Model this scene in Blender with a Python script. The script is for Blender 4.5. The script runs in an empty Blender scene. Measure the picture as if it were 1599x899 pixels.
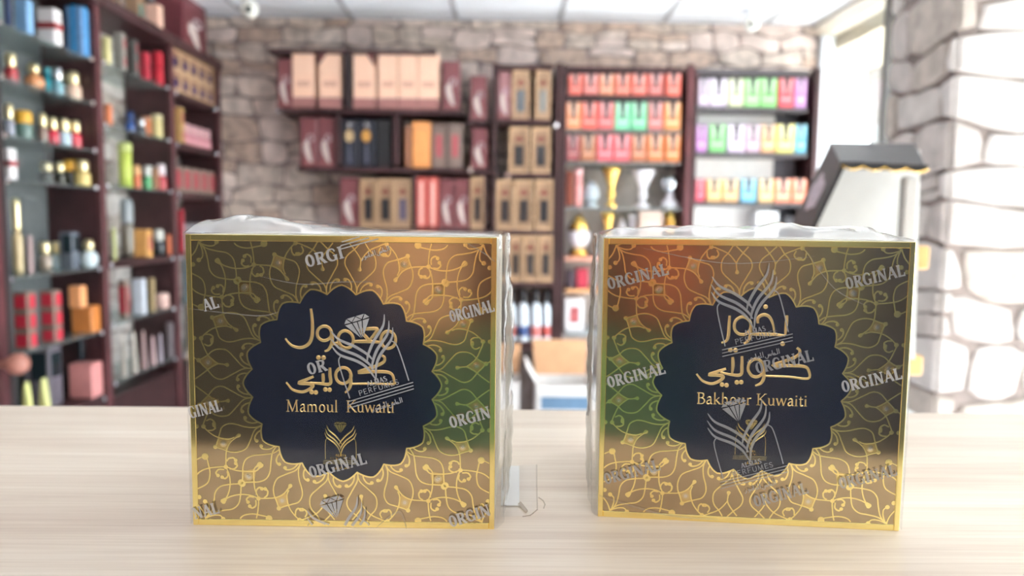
import bpy, bmesh, math, random
from mathutils import Vector, Matrix

# ------------------------------------------------------------------ camera, sky, lights, exposure
SC = bpy.context.scene
COL = SC.collection
IMG_W, IMG_H, FPX = 1599.0, 899.0, 1150.0
CAM_Z = 1.25                                   # lens height over the shop floor, metres


def camera_axes(vx=785.0, vy=347.0, roll=0.57):
    """Axes of the room seen from the lens: +Y runs to the vanishing point (vx, vy)."""
    yc = Vector((vx - IMG_W / 2, IMG_H / 2 - vy, -FPX)).normalized()
    a = math.radians(roll)
    x, y = math.cos(a), -math.sin(a)
    xc = Vector((x, y, -(x * yc.x + y * yc.y) / yc.z)).normalized()
    zc = xc.cross(yc)
    return Matrix((xc, yc, zc))                # rows: room axes in camera space = camera-to-room rotation


CAM_R = camera_axes()
cam_data = bpy.data.cameras.new('camera')
cam_data.sensor_width = 36.0
cam_data.lens = 36.0 * FPX / IMG_W
cam_data.clip_start = 0.01
cam_data.dof.use_dof = True
cam_data.dof.focus_distance = 0.262
cam_data.dof.aperture_fstop = 9.5
cam_ob = bpy.data.objects.new('camera', cam_data)
COL.objects.link(cam_ob)
cam_ob.matrix_world = Matrix.Translation((0, 0, CAM_Z)) @ CAM_R.to_4x4()
SC.camera = cam_ob

SC.view_settings.view_transform = 'Standard'
SC.view_settings.look = 'None'
SC.view_settings.gamma = 1.0
SC.view_settings.use_curve_mapping = False
SC.view_settings.exposure = 0.22

world = bpy.data.worlds.new('overcast_sky')
SC.world = world
world.use_nodes = True
wn = world.node_tree.nodes['Background']
wn.inputs['Color'].default_value = (0.88, 0.95, 1.0, 1)
wn.inputs['Strength'].default_value = 9.0


def area_light(name, loc, rot, sx, sy, power, color=(1, 1, 1), portal=False):
    d = bpy.data.lights.new(name, 'AREA')
    d.shape = 'RECTANGLE'
    d.size, d.size_y = sx, sy
    d.energy = power
    d.color = color
    if portal:
        d.cycles.is_portal = True
    o = bpy.data.objects.new(name, d)
    COL.objects.link(o)
    o.location = loc
    o.rotation_euler = rot
    return o


R90 = math.pi / 2
# daylight enters through the glazed front (portals only steer the sampling)
area_light('window_portal', (1.80, 2.33, 1.2), (0, R90, 0), 2.2, 3.74, 1, portal=True)
# the sun is added to bounce light off pavement and floor up to the ceiling
sd = bpy.data.lights.new('bounce_sun', 'SUN')
sd.energy, sd.angle, sd.color = 34.0, 0.02, (1.0, 0.98, 0.96)
so = bpy.data.objects.new('bounce_sun', sd)
COL.objects.link(so)
so.rotation_euler = (math.radians(-8), math.radians(36), 0)
# unseen ceiling panels added as fill, the rear pair to brighten the furniture there
for lx, ly in ((-0.55, 1.75), (0.6, 1.75), (-0.55, -1.5), (0.6, -1.5)):
    area_light('fill_panel_light', (lx, ly, 2.335), (0, 0, 0), 0.55, 0.55, 1.5 if ly > 0 else 18, (1.0, 0.99, 0.98))


# ------------------------------------------------------------------ helpers
def ray(px, py):
    return CAM_R @ Vector((px - IMG_W / 2, IMG_H / 2 - py, -FPX))


def at_y(px, py, y):
    r = ray(px, py)
    return Vector((0, 0, CAM_Z)) + r * (y / r.y)


def at_x(px, py, x):
    r = ray(px, py)
    return Vector((0, 0, CAM_Z)) + r * (x / r.x)


def at_z(px, py, z):
    r = ray(px, py)
    return Vector((0, 0, CAM_Z)) + r * ((z - CAM_Z) / r.z)


def lin(c):
    return tuple(((v / 255) / 12.92 if v / 255 <= 0.04045 else (((v / 255) + 0.055) / 1.055) ** 2.4) for v in c)


MATS = {}


def mat(name, rgb, rough=0.5, metal=0.0, vary=0.12, scale=30.0, bump=0.0, spec=0.5, coat=0.0):
    """Principled material whose colour wanders a little with object-space noise."""
    if name in MATS:
        return MATS[name]
    m = bpy.data.materials.new(name)
    m.use_nodes = True
    nt = m.node_tree
    b = nt.nodes['Principled BSDF']
    b.inputs['Roughness'].default_value = rough
    b.inputs['Metallic'].default_value = metal
    b.inputs['Specular IOR Level'].default_value = spec
    b.inputs['Coat Weight'].default_value = coat
    c = lin(rgb)
    b.inputs['Base Color'].default_value = (*c, 1)
    if vary > 0 or bump > 0:
        tc = nt.nodes.new('ShaderNodeTexCoord')
        no = nt.nodes.new('ShaderNodeTexNoise')
        no.inputs['Scale'].default_value = scale
        no.inputs['Detail'].default_value = 4
        nt.links.new(tc.outputs['Object'], no.inputs['Vector'])
        if vary > 0:
            rp = nt.nodes.new('ShaderNodeValToRGB')
            rp.color_ramp.elements[0].position = 0.3
            rp.color_ramp.elements[1].position = 0.7
            rp.color_ramp.elements[0].color = (*[v * (1 - vary) for v in c], 1)
            rp.color_ramp.elements[1].color = (*[min(1, v * (1 + vary)) for v in c], 1)
            nt.links.new(no.outputs['Fac'], rp.inputs['Fac'])
            nt.links.new(rp.outputs['Color'], b.inputs['Base Color'])
        if bump > 0:
            bp = nt.nodes.new('ShaderNodeBump')
            bp.inputs['Strength'].default_value = bump
            bp.inputs['Distance'].default_value = 0.003
            nt.links.new(no.outputs['Fac'], bp.inputs['Height'])
            nt.links.new(bp.outputs['Normal'], b.inputs['Normal'])
    MATS[name] = m
    return m


def film_mat(name, tint, rough, milk, ior=1.35):
    """Thin clear sheet: see-through, fresnel gloss, a little milkiness."""
    if name in MATS:
        return MATS[name]
    m = bpy.data.materials.new(name)
    m.use_nodes = True
    nt = m.node_tree
    nt.nodes.clear()
    out = nt.nodes.new('ShaderNodeOutputMaterial')
    tr = nt.nodes.new('ShaderNodeBsdfTransparent')
    tr.inputs['Color'].default_value = (*tint, 1)
    df = nt.nodes.new('ShaderNodeBsdfDiffuse')
    df.inputs['Color'].default_value = (0.93, 0.94, 0.95, 1)
    gl = nt.nodes.new('ShaderNodeBsdfGlossy')
    gl.inputs['Roughness'].default_value = rough
    # Schlick fresnel that treats both sides of the sheet alike
    lw = nt.nodes.new('ShaderNodeLayerWeight')
    lw.inputs['Blend'].default_value = 0.5
    pw = nt.nodes.new('ShaderNodeMath')
    pw.operation = 'POWER'
    pw.inputs[1].default_value = 5.0
    nt.links.new(lw.outputs['Facing'], pw.inputs[0])
    f0 = ((ior - 1) / (ior + 1)) ** 2
    fr = nt.nodes.new('ShaderNodeMath')
    fr.operation = 'MULTIPLY_ADD'
    fr.inputs[1].default_value = 1 - f0
    fr.inputs[2].default_value = f0
    nt.links.new(pw.outputs[0], fr.inputs[0])
    m1 = nt.nodes.new('ShaderNodeMixShader')
    m1.inputs[0].default_value = milk
    m2 = nt.nodes.new('ShaderNodeMixShader')
    nt.links.new(tr.outputs[0], m1.inputs[1])
    nt.links.new(df.outputs[0], m1.inputs[2])
    nt.links.new(fr.outputs[0], m2.inputs[0])
    nt.links.new(m1.outputs[0], m2.inputs[1])
    nt.links.new(gl.outputs[0], m2.inputs[2])
    nt.links.new(m2.outputs[0], out.inputs['Surface'])
    MATS[name] = m
    return m


class MB:
    """Collects vertices and faces, then links them as ONE mesh object."""

    def __init__(self):
        self.v, self.f = [], []

    def face_loop(self, pts):
        n = len(self.v)
        self.v += [tuple(p) for p in pts]
        self.f.append(tuple(range(n, n + len(pts))))

    def box(self, x0, x1, y0, y1, z0, z1):
        n = len(self.v)
        self.v += [(x0, y0, z0), (x1, y0, z0), (x1, y1, z0), (x0, y1, z0), (x0, y0, z1), (x1, y0, z1), (x1, y1, z1), (x0, y1, z1)]
        for q in ((0, 3, 2, 1), (4, 5, 6, 7), (0, 1, 5, 4), (1, 2, 6, 5), (2, 3, 7, 6), (3, 0, 4, 7)):
            self.f.append(tuple(n + i for i in q))
        return self

    def cbox(self, x0, x1, y0, y1, z0, z1, c):
        """box with its twelve edges chamfered by c"""
        c = min(c, 0.4 * min(x1 - x0, y1 - y0, z1 - z0))
        bm = bmesh.new()
        g = bmesh.ops.create_cube(bm, size=1.0)
        for v in g['verts']:
            v.co = Vector(((x0 + x1) / 2 + v.co.x * (x1 - x0), (y0 + y1) / 2 + v.co.y * (y1 - y0), (z0 + z1) / 2 + v.co.z * (z1 - z0)))
        bmesh.ops.bevel(bm, geom=bm.edges[:], offset=c, segments=1, affect='EDGES')
        n = len(self.v)
        bm.verts.index_update()
        self.v += [tuple(v.co) for v in bm.verts]
        self.f += [tuple(n + v.index for v in f.verts) for f in bm.faces]
        bm.free()
        return self

    def hexa(self, bottom, top):
        n = len(self.v)
        self.v += [tuple(p) for p in bottom] + [tuple(p) for p in top]
        for q in ((0, 3, 2, 1), (4, 5, 6, 7), (0, 1, 5, 4), (1, 2, 6, 5), (2, 3, 7, 6), (3, 0, 4, 7)):
            self.f.append(tuple(n + i for i in q))
        return self

    def lathe(self, prof, seg=16, cx=0.0, cy=0.0):
        n = len(self.v)
        for r, z in prof:
            for k in range(seg):
                a = 2 * math.pi * k / seg
                self.v.append((cx + r * math.cos(a), cy + r * math.sin(a), z))
        for i in range(len(prof) - 1):
            for k in range(seg):
                k2 = (k + 1) % seg
                self.f.append((n + i * seg + k, n + i * seg + k2, n + (i + 1) * seg + k2, n + (i + 1) * seg + k))
        self.f.append(tuple(n + k for k in reversed(range(seg))))
        m = n + (len(prof) - 1) * seg
        self.f.append(tuple(m + k for k in range(seg)))
        return self

    def plate(self, pts, y0, y1):
        """polygon in the x-z plane, thickened from y0 (back) to y1 (front, smaller y)"""
        n, k = len(self.v), len(pts)
        self.v += [(p[0], y1, p[1]) for p in pts] + [(p[0], y0, p[1]) for p in pts]
        self.f.append(tuple(n + i for i in range(k)))
        self.f.append(tuple(n + k + i for i in reversed(range(k))))
        for i in range(k):
            j = (i + 1) % k
            self.f.append((n + i, n + k + i, n + k + j, n + j))
        return self

    def ribbon(self, pts, width, y0, relief):
        """ridge-shaped line on the x-z plane: edges at y0, crest towards -y. width: number or list"""
        k = len(pts)
        if k < 2:
            return self
        n = len(self.v)
        closed = (Vector(pts[0]) - Vector(pts[-1])).length < 1e-7 and k > 3
        for i, p in enumerate(pts):
            a = pts[i - 1] if i > 0 else (pts[-2] if closed else p)
            b = pts[i + 1] if i < k - 1 else (pts[1] if closed else p)
            dx, dz = b[0] - a[0], b[1] - a[1]
            l = math.hypot(dx, dz) or 1.0
            w = (width[i] if isinstance(width, (list, tuple)) else width) / 2
            nx, nz = -dz / l * w, dx / l * w
            self.v += [(p[0] + nx, y0, p[1] + nz), (p[0], y0 - relief, p[1]), (p[0] - nx, y0, p[1] - nz)]
        for i in range(k - 1):
            q = n + 3 * i
            self.f += [(q, q + 1, q + 4, q + 3), (q + 1, q + 2, q + 5, q + 4)]
        return self

    def dome(self, cx, cz, r, y0, relief, seg=12):
        n = len(self.v)
        for rr, h in ((r, 0), (r * 0.6, relief * 0.8)):
            for i in range(seg):
                a = 2 * math.pi * i / seg
                self.v.append((cx + rr * math.cos(a), y0 - h, cz + rr * math.sin(a)))
        for i in range(seg):
            j = (i + 1) % seg
            self.f.append((n + i, n + seg + i, n + seg + j, n + j))
        self.f.append(tuple(n + seg + i for i in reversed(range(seg))))
        return self

    def build(self, name, material, parent=None, smooth=False):
        me = bpy.data.meshes.new(name)
        me.from_pydata(self.v, [], self.f)
        if smooth:
            me.polygons.foreach_set('use_smooth', [True] * len(me.polygons))
        me.materials.append(material)
        me.update()
        o = bpy.data.objects.new(name, me)
        COL.objects.link(o)
        if parent is not None:
            o.parent = parent
        return o


def flip_fix(o):
    bm = bmesh.new()
    bm.from_mesh(o.data)
    bmesh.ops.recalc_face_normals(bm, faces=bm.faces[:])
    bm.to_mesh(o.data)
    bm.free()
    return o


LABELS = {}


def tag(o, label, cat, group=None):
    o['label'] = label
    o['category'] = cat
    if group:
        o['group'] = group
    LABELS.setdefault(label, []).append(o.name)
    return o


def thing(name, label, cat, loc=(0, 0, 0), rz=0.0, group=None):
    o = bpy.data.objects.new(name, None)
    o.empty_display_size = 0.05
    COL.objects.link(o)
    o.location = loc
    o.rotation_euler = (0, 0, rz)
    return tag(o, label, cat, group)


def struct(o):
    o['kind'] = 'structure'
    return o


def copy_tree(root, parent=None):
    c = root.copy()
    COL.objects.link(c)
    c.parent = parent
    for ch in list(root.children):
        copy_tree(ch, c)
    return c


def smooth_line(pts, sub=5, closed=False):
    """Catmull-Rom through 2-D points"""
    if len(pts) < 3:
        (x0, z0), (x1, z1) = pts[0], pts[-1]
        return [(x0 + (x1 - x0) * i / 2, z0 + (z1 - z0) * i / 2) for i in range(3)]
    out = []
    n = len(pts)
    for i in range(n - 1):
        p0 = pts[i - 1] if i > 0 else (pts[-2] if closed else pts[0])
        p1, p2 = pts[i], pts[i + 1]
        p3 = pts[i + 2] if i + 2 < n else (pts[1] if closed else pts[-1])
        for s in range(sub):
            t = s / sub
            out.append(tuple(0.5 * (2 * p1[k] + (p2[k] - p0[k]) * t + (2 * p0[k] - 5 * p1[k] + 4 * p2[k] - p3[k]) * t * t
                                    + (3 * p1[k] - p0[k] - 3 * p2[k] + p3[k]) * t ** 3) for k in (0, 1)))
    out.append(tuple(pts[-1]))
    return out


ORD = ['first', 'second', 'third', 'fourth', 'fifth', 'sixth', 'seventh', 'eighth', 'ninth', 'tenth']



# ------------------------------------------------------------------ the room
XL, XR, YB, YR, ZC = -1.80, 1.75, 4.20, -2.30, 2.36
WALL_MORTAR = mat('mortar', (148, 134, 130), 0.9, vary=0.25, scale=18, bump=0.4)
STONES = [mat('stone_sand', (212, 196, 184), 0.85, vary=0.32, scale=14, bump=0.6),
          mat('stone_grey', (204, 190, 180), 0.85, vary=0.32, scale=17, bump=0.6),
          mat('stone_pink', (216, 199, 192), 0.85, vary=0.3, scale=11, bump=0.6),
          mat('stone_pale', (226, 211, 202), 0.85, vary=0.28, scale=15, bump=0.6),
          mat('stone_brown', (194, 172, 158), 0.85, vary=0.34, scale=20, bump=0.6)]
PILLAR_MORTAR = mat('pillar_mortar', (132, 120, 116), 0.9, vary=0.25, scale=18, bump=0.4)
PALE_STONES = [mat('pale_stone_cream', (190, 184, 180), 0.85, vary=0.2, scale=14, bump=0.4),
               mat('pale_stone_rose', (184, 176, 172), 0.85, vary=0.22, scale=17, bump=0.4),
               mat('pale_stone_white', (198, 192, 189), 0.85, vary=0.18, scale=11, bump=0.4),
               mat('pale_stone_tan', (176, 166, 158), 0.85, vary=0.24, scale=20, bump=0.4)]
WHITE_PAINT = mat('white_paint', (240, 244, 252), 0.8, vary=0.03, scale=6)
DARK_WOOD = mat('dark_mahogany', (62, 36, 38), 0.45, vary=0.35, scale=9, bump=0.1)
RED_WOOD = mat('red_mahogany', (84, 42, 46), 0.4, vary=0.3, scale=9, bump=0.1)
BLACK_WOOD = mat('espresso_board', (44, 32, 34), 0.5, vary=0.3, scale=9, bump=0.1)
CHROME = mat('chrome', (225, 225, 230), 0.15, 1.0, vary=0)

m = MB()
m.box(XL - .1, XR + .1, YR - .1, YB + .1, -0.08, 0)
struct(m.build('floor', mat('floor_tile', (226, 228, 234), 0.35, vary=0.15, scale=5)))


def clip_poly(pts, u0, keep_less):
    out = []
    for i in range(len(pts)):
        a, b = pts[i - 1], pts[i]
        ina, inb = (a[0] <= u0) == keep_less, (b[0] <= u0) == keep_less
        if ina != inb:
            t = (u0 - a[0]) / (b[0] - a[0])
            out.append((u0, a[1] + t * (b[1] - a[1])))
        if inb:
            out.append(b)
    return out


def stone_mesh(mb, pts, place, h, border):
    """rounded stone: outline on the wall, chamfered shoulder, slightly domed face"""
    cu = sum(p[0] for p in pts) / len(pts)
    cv = sum(p[1] for p in pts) / len(pts)
    n, k = len(mb.v), len(pts)
    for s, hh in ((1.0, 0.0), (1 - border * 0.4, h * 0.7), (1 - border * 1.6, h)):
        for p in pts:
            mb.v.append(place(cu + (p[0] - cu) * s, cv + (p[1] - cv) * s, hh))
    for r in (0, 1):
        for i in range(k):
            j = (i + 1) % k
            mb.f.append((n + r * k + i, n + r * k + j, n + (r + 1) * k + j, n + (r + 1) * k + i))
    mb.f.append(tuple(n + 2 * k + i for i in range(k)))


def lay_stones(wall, w, h, place, rng, mats, row=(0.075, 0.125), width=(0.12, 0.27), relief=(0.006, 0.014), gap=0.0016, fold=None):
    """irregular rubble courses; every stone is its own object under the wall"""
    # course boundaries that wander
    rows, v = [0.0], 0.0
    while v < h:
        v += rng.uniform(*row)
        rows.append(v)
    knots = [[rng.uniform(-0.022, 0.022) for _ in range(int(w / 0.15) + 4)] for _ in rows]

    def edge(i, u):
        q = max(0, u) / 0.15
        a = min(int(q), len(knots[i]) - 2)
        t = q - a
        t = t * t * (3 - 2 * t)
        return rows[i] + (knots[i][a] * (1 - t) + knots[i][a + 1] * t) * (1 if 0 < i else 0)

    for i in range(len(rows) - 1):
        u = -rng.uniform(0, 0.15)
        while u < w:
            wd = rng.uniform(*width)
            cells = [(0.0, 1.0)]
            if rng.random() < 0.16 and rows[i + 1] - rows[i] > 0.085:
                s = rng.uniform(0.4, 0.6)
                cells = [(0.0, s), (s, 1.0)]
            for c0, c1 in cells:
                ua, ub = max(0.0, u) + gap, min(w, u + wd) - gap
                if ub - ua < 0.03:
                    continue
                pts = []
                ex = rng.uniform(4, 10)
                lean = rng.uniform(-0.5, 0.5)
                for q in range(14):
                    a = 2 * math.pi * (q + 0.5) / 14
                    ca, sa = math.cos(a), math.sin(a)
                    r = 1 / (abs(ca) ** ex + abs(sa) ** ex) ** (1 / ex)
                    r *= rng.uniform(0.94, 1.0)
                    fx, fy = 0.5 + 0.5 * r * ca, 0.5 + 0.5 * r * sa
                    fx = min(1, max(0, fx + lean * (fy - 0.5) * 0.35))
                    uu = ua + fx * (ub - ua)
                    lo, hi = edge(i, uu), edge(i + 1, uu)
                    lo, hi = lo + (hi - lo) * c0 + gap * 0.7, lo + (hi - lo) * c1 - gap * 0.7
                    pts.append((uu, min(h, lo + fy * (hi - lo))))
                mb = MB()
                hh = rng.uniform(*relief)
                if fold is not None and min(p[0] for p in pts) < fold < max(p[0] for p in pts):
                    for less in (True, False):
                        q = clip_poly(pts, fold, less)
                        if len(q) > 2 and max(p[0] for p in q) - min(p[0] for p in q) > 0.012:
                            stone_mesh(mb, q, place, hh, 0.05)
                else:
                    stone_mesh(mb, pts, place, hh, 0.07)
                if mb.v:
                    mb.build('stone', rng.choice(mats), wall)
            u += wd


# back wall of rubble stone
m = MB()
m.box(XL - .1, XR + .1, YB, YB + .1, 0, ZC)
wall_back = struct(m.build('wall_back', WALL_MORTAR))
lay_stones(wall_back, XR - XL, 1.50, lambda u, v, h: (XL + u, YB - h, ZC - 1.50 + v), random.Random(4), STONES, row=(0.085, 0.135), width=(0.13, 0.28))
# left wall: stone strip shows between the cabinets
m = MB()
m.box(XL - .1, XL, YR, YB, 0, ZC)
wall_left = struct(m.build('wall_left', WALL_MORTAR))
lay_stones(wall_left, 1.25, 1.9, lambda u, v, h: (XL + h, 2.95 + u, 0.42 + v), random.Random(9), PALE_STONES, row=(0.085, 0.135), width=(0.13, 0.28))
m = MB()
m.box(XL - .1, XR + .1, YR - .1, YR, 0, ZC)
struct(m.build('wall_rear', mat('rear_wall_paint', (94, 97, 94), 0.8, vary=0.1, scale=3)))

# ceiling of square panels on a T-bar grid
m = MB()
m.box(XL - .1, XR + .1, YR - .1, YB + .1, ZC + 0.03, ZC + 0.1)
ceiling = struct(m.build('ceiling', WHITE_PAINT))
TS = 0.573
tx = [-0.84 + TS * k for k in range(-2, 6)]
ty = [YB - TS * k for k in range(0, 12)]
bars = MB()
for x in tx:
    bars.box(x - .012, x + .012, YR, YB, ZC - 0.002, ZC + 0.006)
for y in ty:
    bars.box(XL, XR, y - .012, y + .012, ZC - 0.0022, ZC + 0.006)
bars.build('grid_bar', mat('ceiling_bar', (176, 178, 184), 0.6, vary=0.05), ceiling)
tile_me = None
for x in [tx[0] - TS] + tx:
    for y in ty:
        x0, x1 = max(XL, x + .012), min(XR, x + TS - .012)
        y0, y1 = max(YR, y - TS + .012), y - .012
        if x1 - x0 < 0.03 or y1 - y0 < .03:
            continue
        mb = MB()
        mb.cbox(x0, x1, y0, y1, ZC + 0.004, ZC + 0.03, 0.004)
        mb.build('tile', WHITE_PAINT, ceiling)

# glazed shop front on the window side
FRAME = mat('window_frame_metal', (232, 240, 250), 0.35, 0.0, vary=0.03)
DARKFRAME = mat('dark_frame_metal', (70, 66, 64), 0.4, 0.0, vary=0.05)
m = MB()
m.box(XR, XR + .1, 0.45, YB, 0, 0.10)
m.box(XR, XR + .1, YR, 0.45, 0, ZC)
wall_right = struct(m.build('wall_right', mat('right_wall_paint', (150, 140, 124), .8, vary=.08)))
m = MB()
m.box(XR, XR + .09, 0.45, YB, 2.30, ZC)
m.box(XR - 0.03, XR, 0.45, YB, 2.315, ZC)
struct(m.build('trim_1', mat('cream_header', (226, 218, 204), 0.6, vary=0.05)))
ww = struct(MB().box(XR + .035, XR + .041, 0.46, YB - 0.02, 0.10, 2.30).build('window_1', film_mat('shop_glass', (0.97, 0.985, 0.98), 0.02, 0.0, 1.4)))
for y, mt, t in ((YB - 0.03, FRAME, .05), (3.47, DARKFRAME, .03), (3.30, FRAME, .11), (2.2, FRAME, .06), (1.1, FRAME, .06), (.49, FRAME, .06)):
    MB().cbox(XR + .005, XR + .075, y - t / 2, y + t / 2, 0.10, 2.30, .004).build('window_frame', mt, ww)
# soffit added in place of an interior reflection; post outside the glass
m = MB()
m.box(XR + .092, 2.42, -.4, 7.5, 2.22, 2.31)
struct(m.build('trim_2', mat('reflection_soffit', (176, 168, 150), 0.8, vary=0.1, scale=3)))
m = MB()
m.box(2.30, 2.42, 4.55, 4.67, 0, 2.22)
m.cbox(2.27, 2.45, 4.52, 4.70, 1.86, 2.22, .01)
struct(m.build('trim_3', mat('outside_post', (128, 124, 122), 0.8, vary=0.1)))
m = MB()
m.box(XR + .12, 12, -6, 12, -0.12, -0.04)
struct(m.build('floor_outside', mat('pavement', (205, 200, 192), 0.9, vary=0.1, scale=2)))

# stone-clad pillar beside the counter (its stones turn the corner)
PX, PY0, PY1 = 1.088, 1.80, 2.10
m = MB()
m.box(PX, PX + 0.62, PY0, PY1, 0, ZC)
pillar = struct(m.build('wall_pillar', PILLAR_MORTAR))
FU = PY1 - PY0


def pillar_place(u, v, h):
    if u <= FU:
        return (PX - h, PY1 - u, 0.12 + v)
    return (PX + (u - FU), PY0 - h, 0.12 + v)


def pillar_fold(u, v, h):
    return pillar_place(u, v, h)


lay_stones(pillar, FU + 0.60, 2.24, pillar_place, random.Random(21), PALE_STONES, row=(0.085, 0.15), width=(0.13, 0.30), fold=FU)

# counter: pale wood worktop
def wood_mat():
    m = bpy.data.materials.new('pale_maple')
    m.use_nodes = True
    nt = m.node_tree
    b = nt.nodes['Principled BSDF']
    b.inputs['Roughness'].default_value = 0.34
    b.inputs['Specular IOR Level'].default_value = 0.5
    tc = nt.nodes.new('ShaderNodeTexCoord')
    mp = nt.nodes.new('ShaderNodeMapping')
    mp.inputs['Scale'].default_value = (1.6, 26, 26)
    nt.links.new(tc.outputs['Object'], mp.inputs['Vector'])
    n1 = nt.nodes.new('ShaderNodeTexNoise')
    n1.inputs['Scale'].default_value = 2.2
    n1.inputs['Detail'].default_value = 6
    n1.inputs['Distortion'].default_value = 0.8
    nt.links.new(mp.outputs['Vector'], n1.inputs['Vector'])
    r1 = nt.nodes.new('ShaderNodeValToRGB')
    e = r1.color_ramp.elements
    e[0].position, e[0].color = 0.30, (*lin((224, 208, 192)), 1)
    e[1].position, e[1].color = 0.72, (*lin((246, 236, 222)), 1)
    k = e.new(0.5)
    k.color = (*lin((237, 224, 208)), 1)
    nt.links.new(n1.outputs['Fac'], r1.inputs['Fac'])
    mp2 = nt.nodes.new('ShaderNodeMapping')
    mp2.inputs['Scale'].default_value = (9, 420, 100)
    nt.links.new(tc.outputs['Object'], mp2.inputs['Vector'])
    n2 = nt.nodes.new('ShaderNodeTexNoise')
    n2.inputs['Scale'].default_value = 1.5
    n2.inputs['Detail'].default_value = 3
    nt.links.new(mp2.outputs['Vector'], n2.inputs['Vector'])
    r2 = nt.nodes.new('ShaderNodeValToRGB')
    r2.color_ramp.elements[0].position, r2.color_ramp.elements[0].color = 0.35, (0.90, 0.88, 0.86, 1)
    r2.color_ramp.elements[1].position, r2.color_ramp.elements[1].color = 0.6, (1, 1, 1, 1)
    nt.links.new(n2.outputs['Fac'], r2.inputs['Fac'])
    mx = nt.nodes.new('ShaderNodeMix')
    mx.data_type = 'RGBA'
    mx.blend_type = 'MULTIPLY'
    mx.inputs[0].default_value = 1.0
    nt.links.new(r1.outputs['Color'], mx.inputs[6])
    nt.links.new(r2.outputs['Color'], mx.inputs[7])
    nt.links.new(mx.outputs[2], b.inputs['Base Color'])
    bp = nt.nodes.new('ShaderNodeBump')
    bp.inputs['Strength'].default_value = 0.08
    bp.inputs['Distance'].default_value = 0.0005
    nt.links.new(n2.outputs['Fac'], bp.inputs['Height'])
    nt.links.new(bp.outputs['Normal'], b.inputs['Normal'])
    return m


ZT = CAM_Z - 0.11
MAPLE = wood_mat()
ya, yb = at_z(0, 632, ZT), at_z(1599, 645, ZT)
sl = (yb.y - ya.y) / (yb.x - ya.x)
CXL, CXR, CY0 = -1.25, 1.04, 0.165
counter = thing('shop_counter', 'pale maple shop counter that the two gold boxes stand on', 'counter', (0, 0, 0))
m = MB()
yl, yr = ya.y + sl * (CXL - ya.x), ya.y + sl * (CXR - ya.x)
m.hexa([(CXL, CY0, ZT - .032), (CXR, CY0, ZT - .032), (CXR, yr, ZT - .032), (CXL, yl, ZT - .032)],
       [(CXL, CY0, ZT), (CXR, CY0, ZT), (CXR, yr, ZT), (CXL, yl, ZT)])
top = flip_fix(m.build('worktop', MAPLE, counter))
bv = top.modifiers.new('edge', 'BEVEL')
bv.width, bv.segments = 0.0015, 2
m = MB()
m.box(CXL + .03, CXR - .03, CY0 + .02, min(yl, yr) - .02, 0.08, ZT - .032)
m.build('counter_body', mat('counter_laminate', (196, 168, 136), 0.5, vary=0.08), counter)
m = MB()
m.box(CXL + .05, CXR - .05, CY0 + .04, min(yl, yr) - .04, 0.0, 0.08)
m.build('plinth', BLACK_WOOD, counter)

# made-up furniture behind the camera, added to put colours into the foil's reflections
t = thing('reflection_cupboard', 'brown cupboard with peach and rust doors, added for reflections in the foil', 'cupboard', (0, YR + .004, 0))
MB().cbox(-.58, .19, .0, .30, 0.91, 1.95, .008).build('carcass', mat('dark_oak', (74, 50, 46), .5, vary=.2), t)
for x, w_, z_, cn, rgb in ((-.57, .34, .87, 'peach', (240, 200, 172)), (-.05, .23, .93, 'rust', (186, 108, 84))):
    d = MB().cbox(x, x + w_, .30, .32, z_, 1.92, .006).build('door', mat('door_' + cn, rgb, .5, vary=.06, scale=8), t)
    d['label'] = cn + ' coloured door'
    MB().lathe([(.006, 0), (.006, .1)], 8, x + .04, .332).build('handle', CHROME, d).location = (0, 0, 1.3)
t = thing('reflection_chest', 'teal green chest added beneath the brown cupboard for reflections in the foil', 'chest', (-0.10, YR + .004, 0))
MB().cbox(-.28, .30, 0, .30, 0.04, .865, .01).build('chest_body', mat('chest_green', (84, 134, 112), 0.5, vary=0.1), t)
MB().box(-.26, .28, .02, .28, 0, .04).build('plinth', BLACK_WOOD, t)
t = thing('reflection_locker', 'tall taupe locker added beside the brown cupboard for reflections in the foil', 'locker', (0.345, YR + .004, 0))
MB().cbox(-.14, .14, 0, .32, 0.0, 2.0, .008).build('carcass', mat('locker_taupe', (158, 144, 138), .5, vary=.12), t)
MB().cbox(-.13, .13, .32, .335, 0.04, 1.98, .004).build('door', mat('locker_taupe', (158, 144, 138), .5, vary=.12), t)
t = thing('reflection_shelving', 'dark blue shelving added near the window for reflections in the foil', 'shelving', (0.49, YR + .004, 0))
MB().box(0, .20, 0, .30, 0, 2.1).build('end_unit', mat('slate_board', (118, 130, 130), 0.5), t)
MB().box(.201, 1.2, .2, .23, 0, 2.1).build('back_panel', mat('navy_board', (72, 84, 118), 0.5), t)
for z in (.0, .5, 1.0, 1.5, 2.07):
    MB().box(.201, 1.2, .231, .30, z, z + .03).build('shelf_board', mat('olive_board', (96, 96, 84), 0.5), t)
for lx, ly in ((-0.55, 1.75), (0.6, 1.75), (-0.55, -1.5), (0.6, -1.5)):  # frames for the added, unseen fill panels
    side = 'window' if lx > 0 else 'cabinet'
    wher = 'over the shop floor' if ly > 0 else 'over the shopkeeper'
    t = thing('fill_panel_frame', f'added square white fill panel {wher}, {side} side', 'ceiling light', (lx, ly, ZC))
    MB().cbox(-.3, .3, -.3, .3, -.022, -.003, .004).build('frame', WHITE_PAINT, t)


# ------------------------------------------------------------------ product builders (front faces local -y, base at z = 0)
def glossy(rgb, rough=0.35):
    return mat('board_%d_%d_%d' % rgb, rgb, rough, vary=0.08, scale=20)


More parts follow.
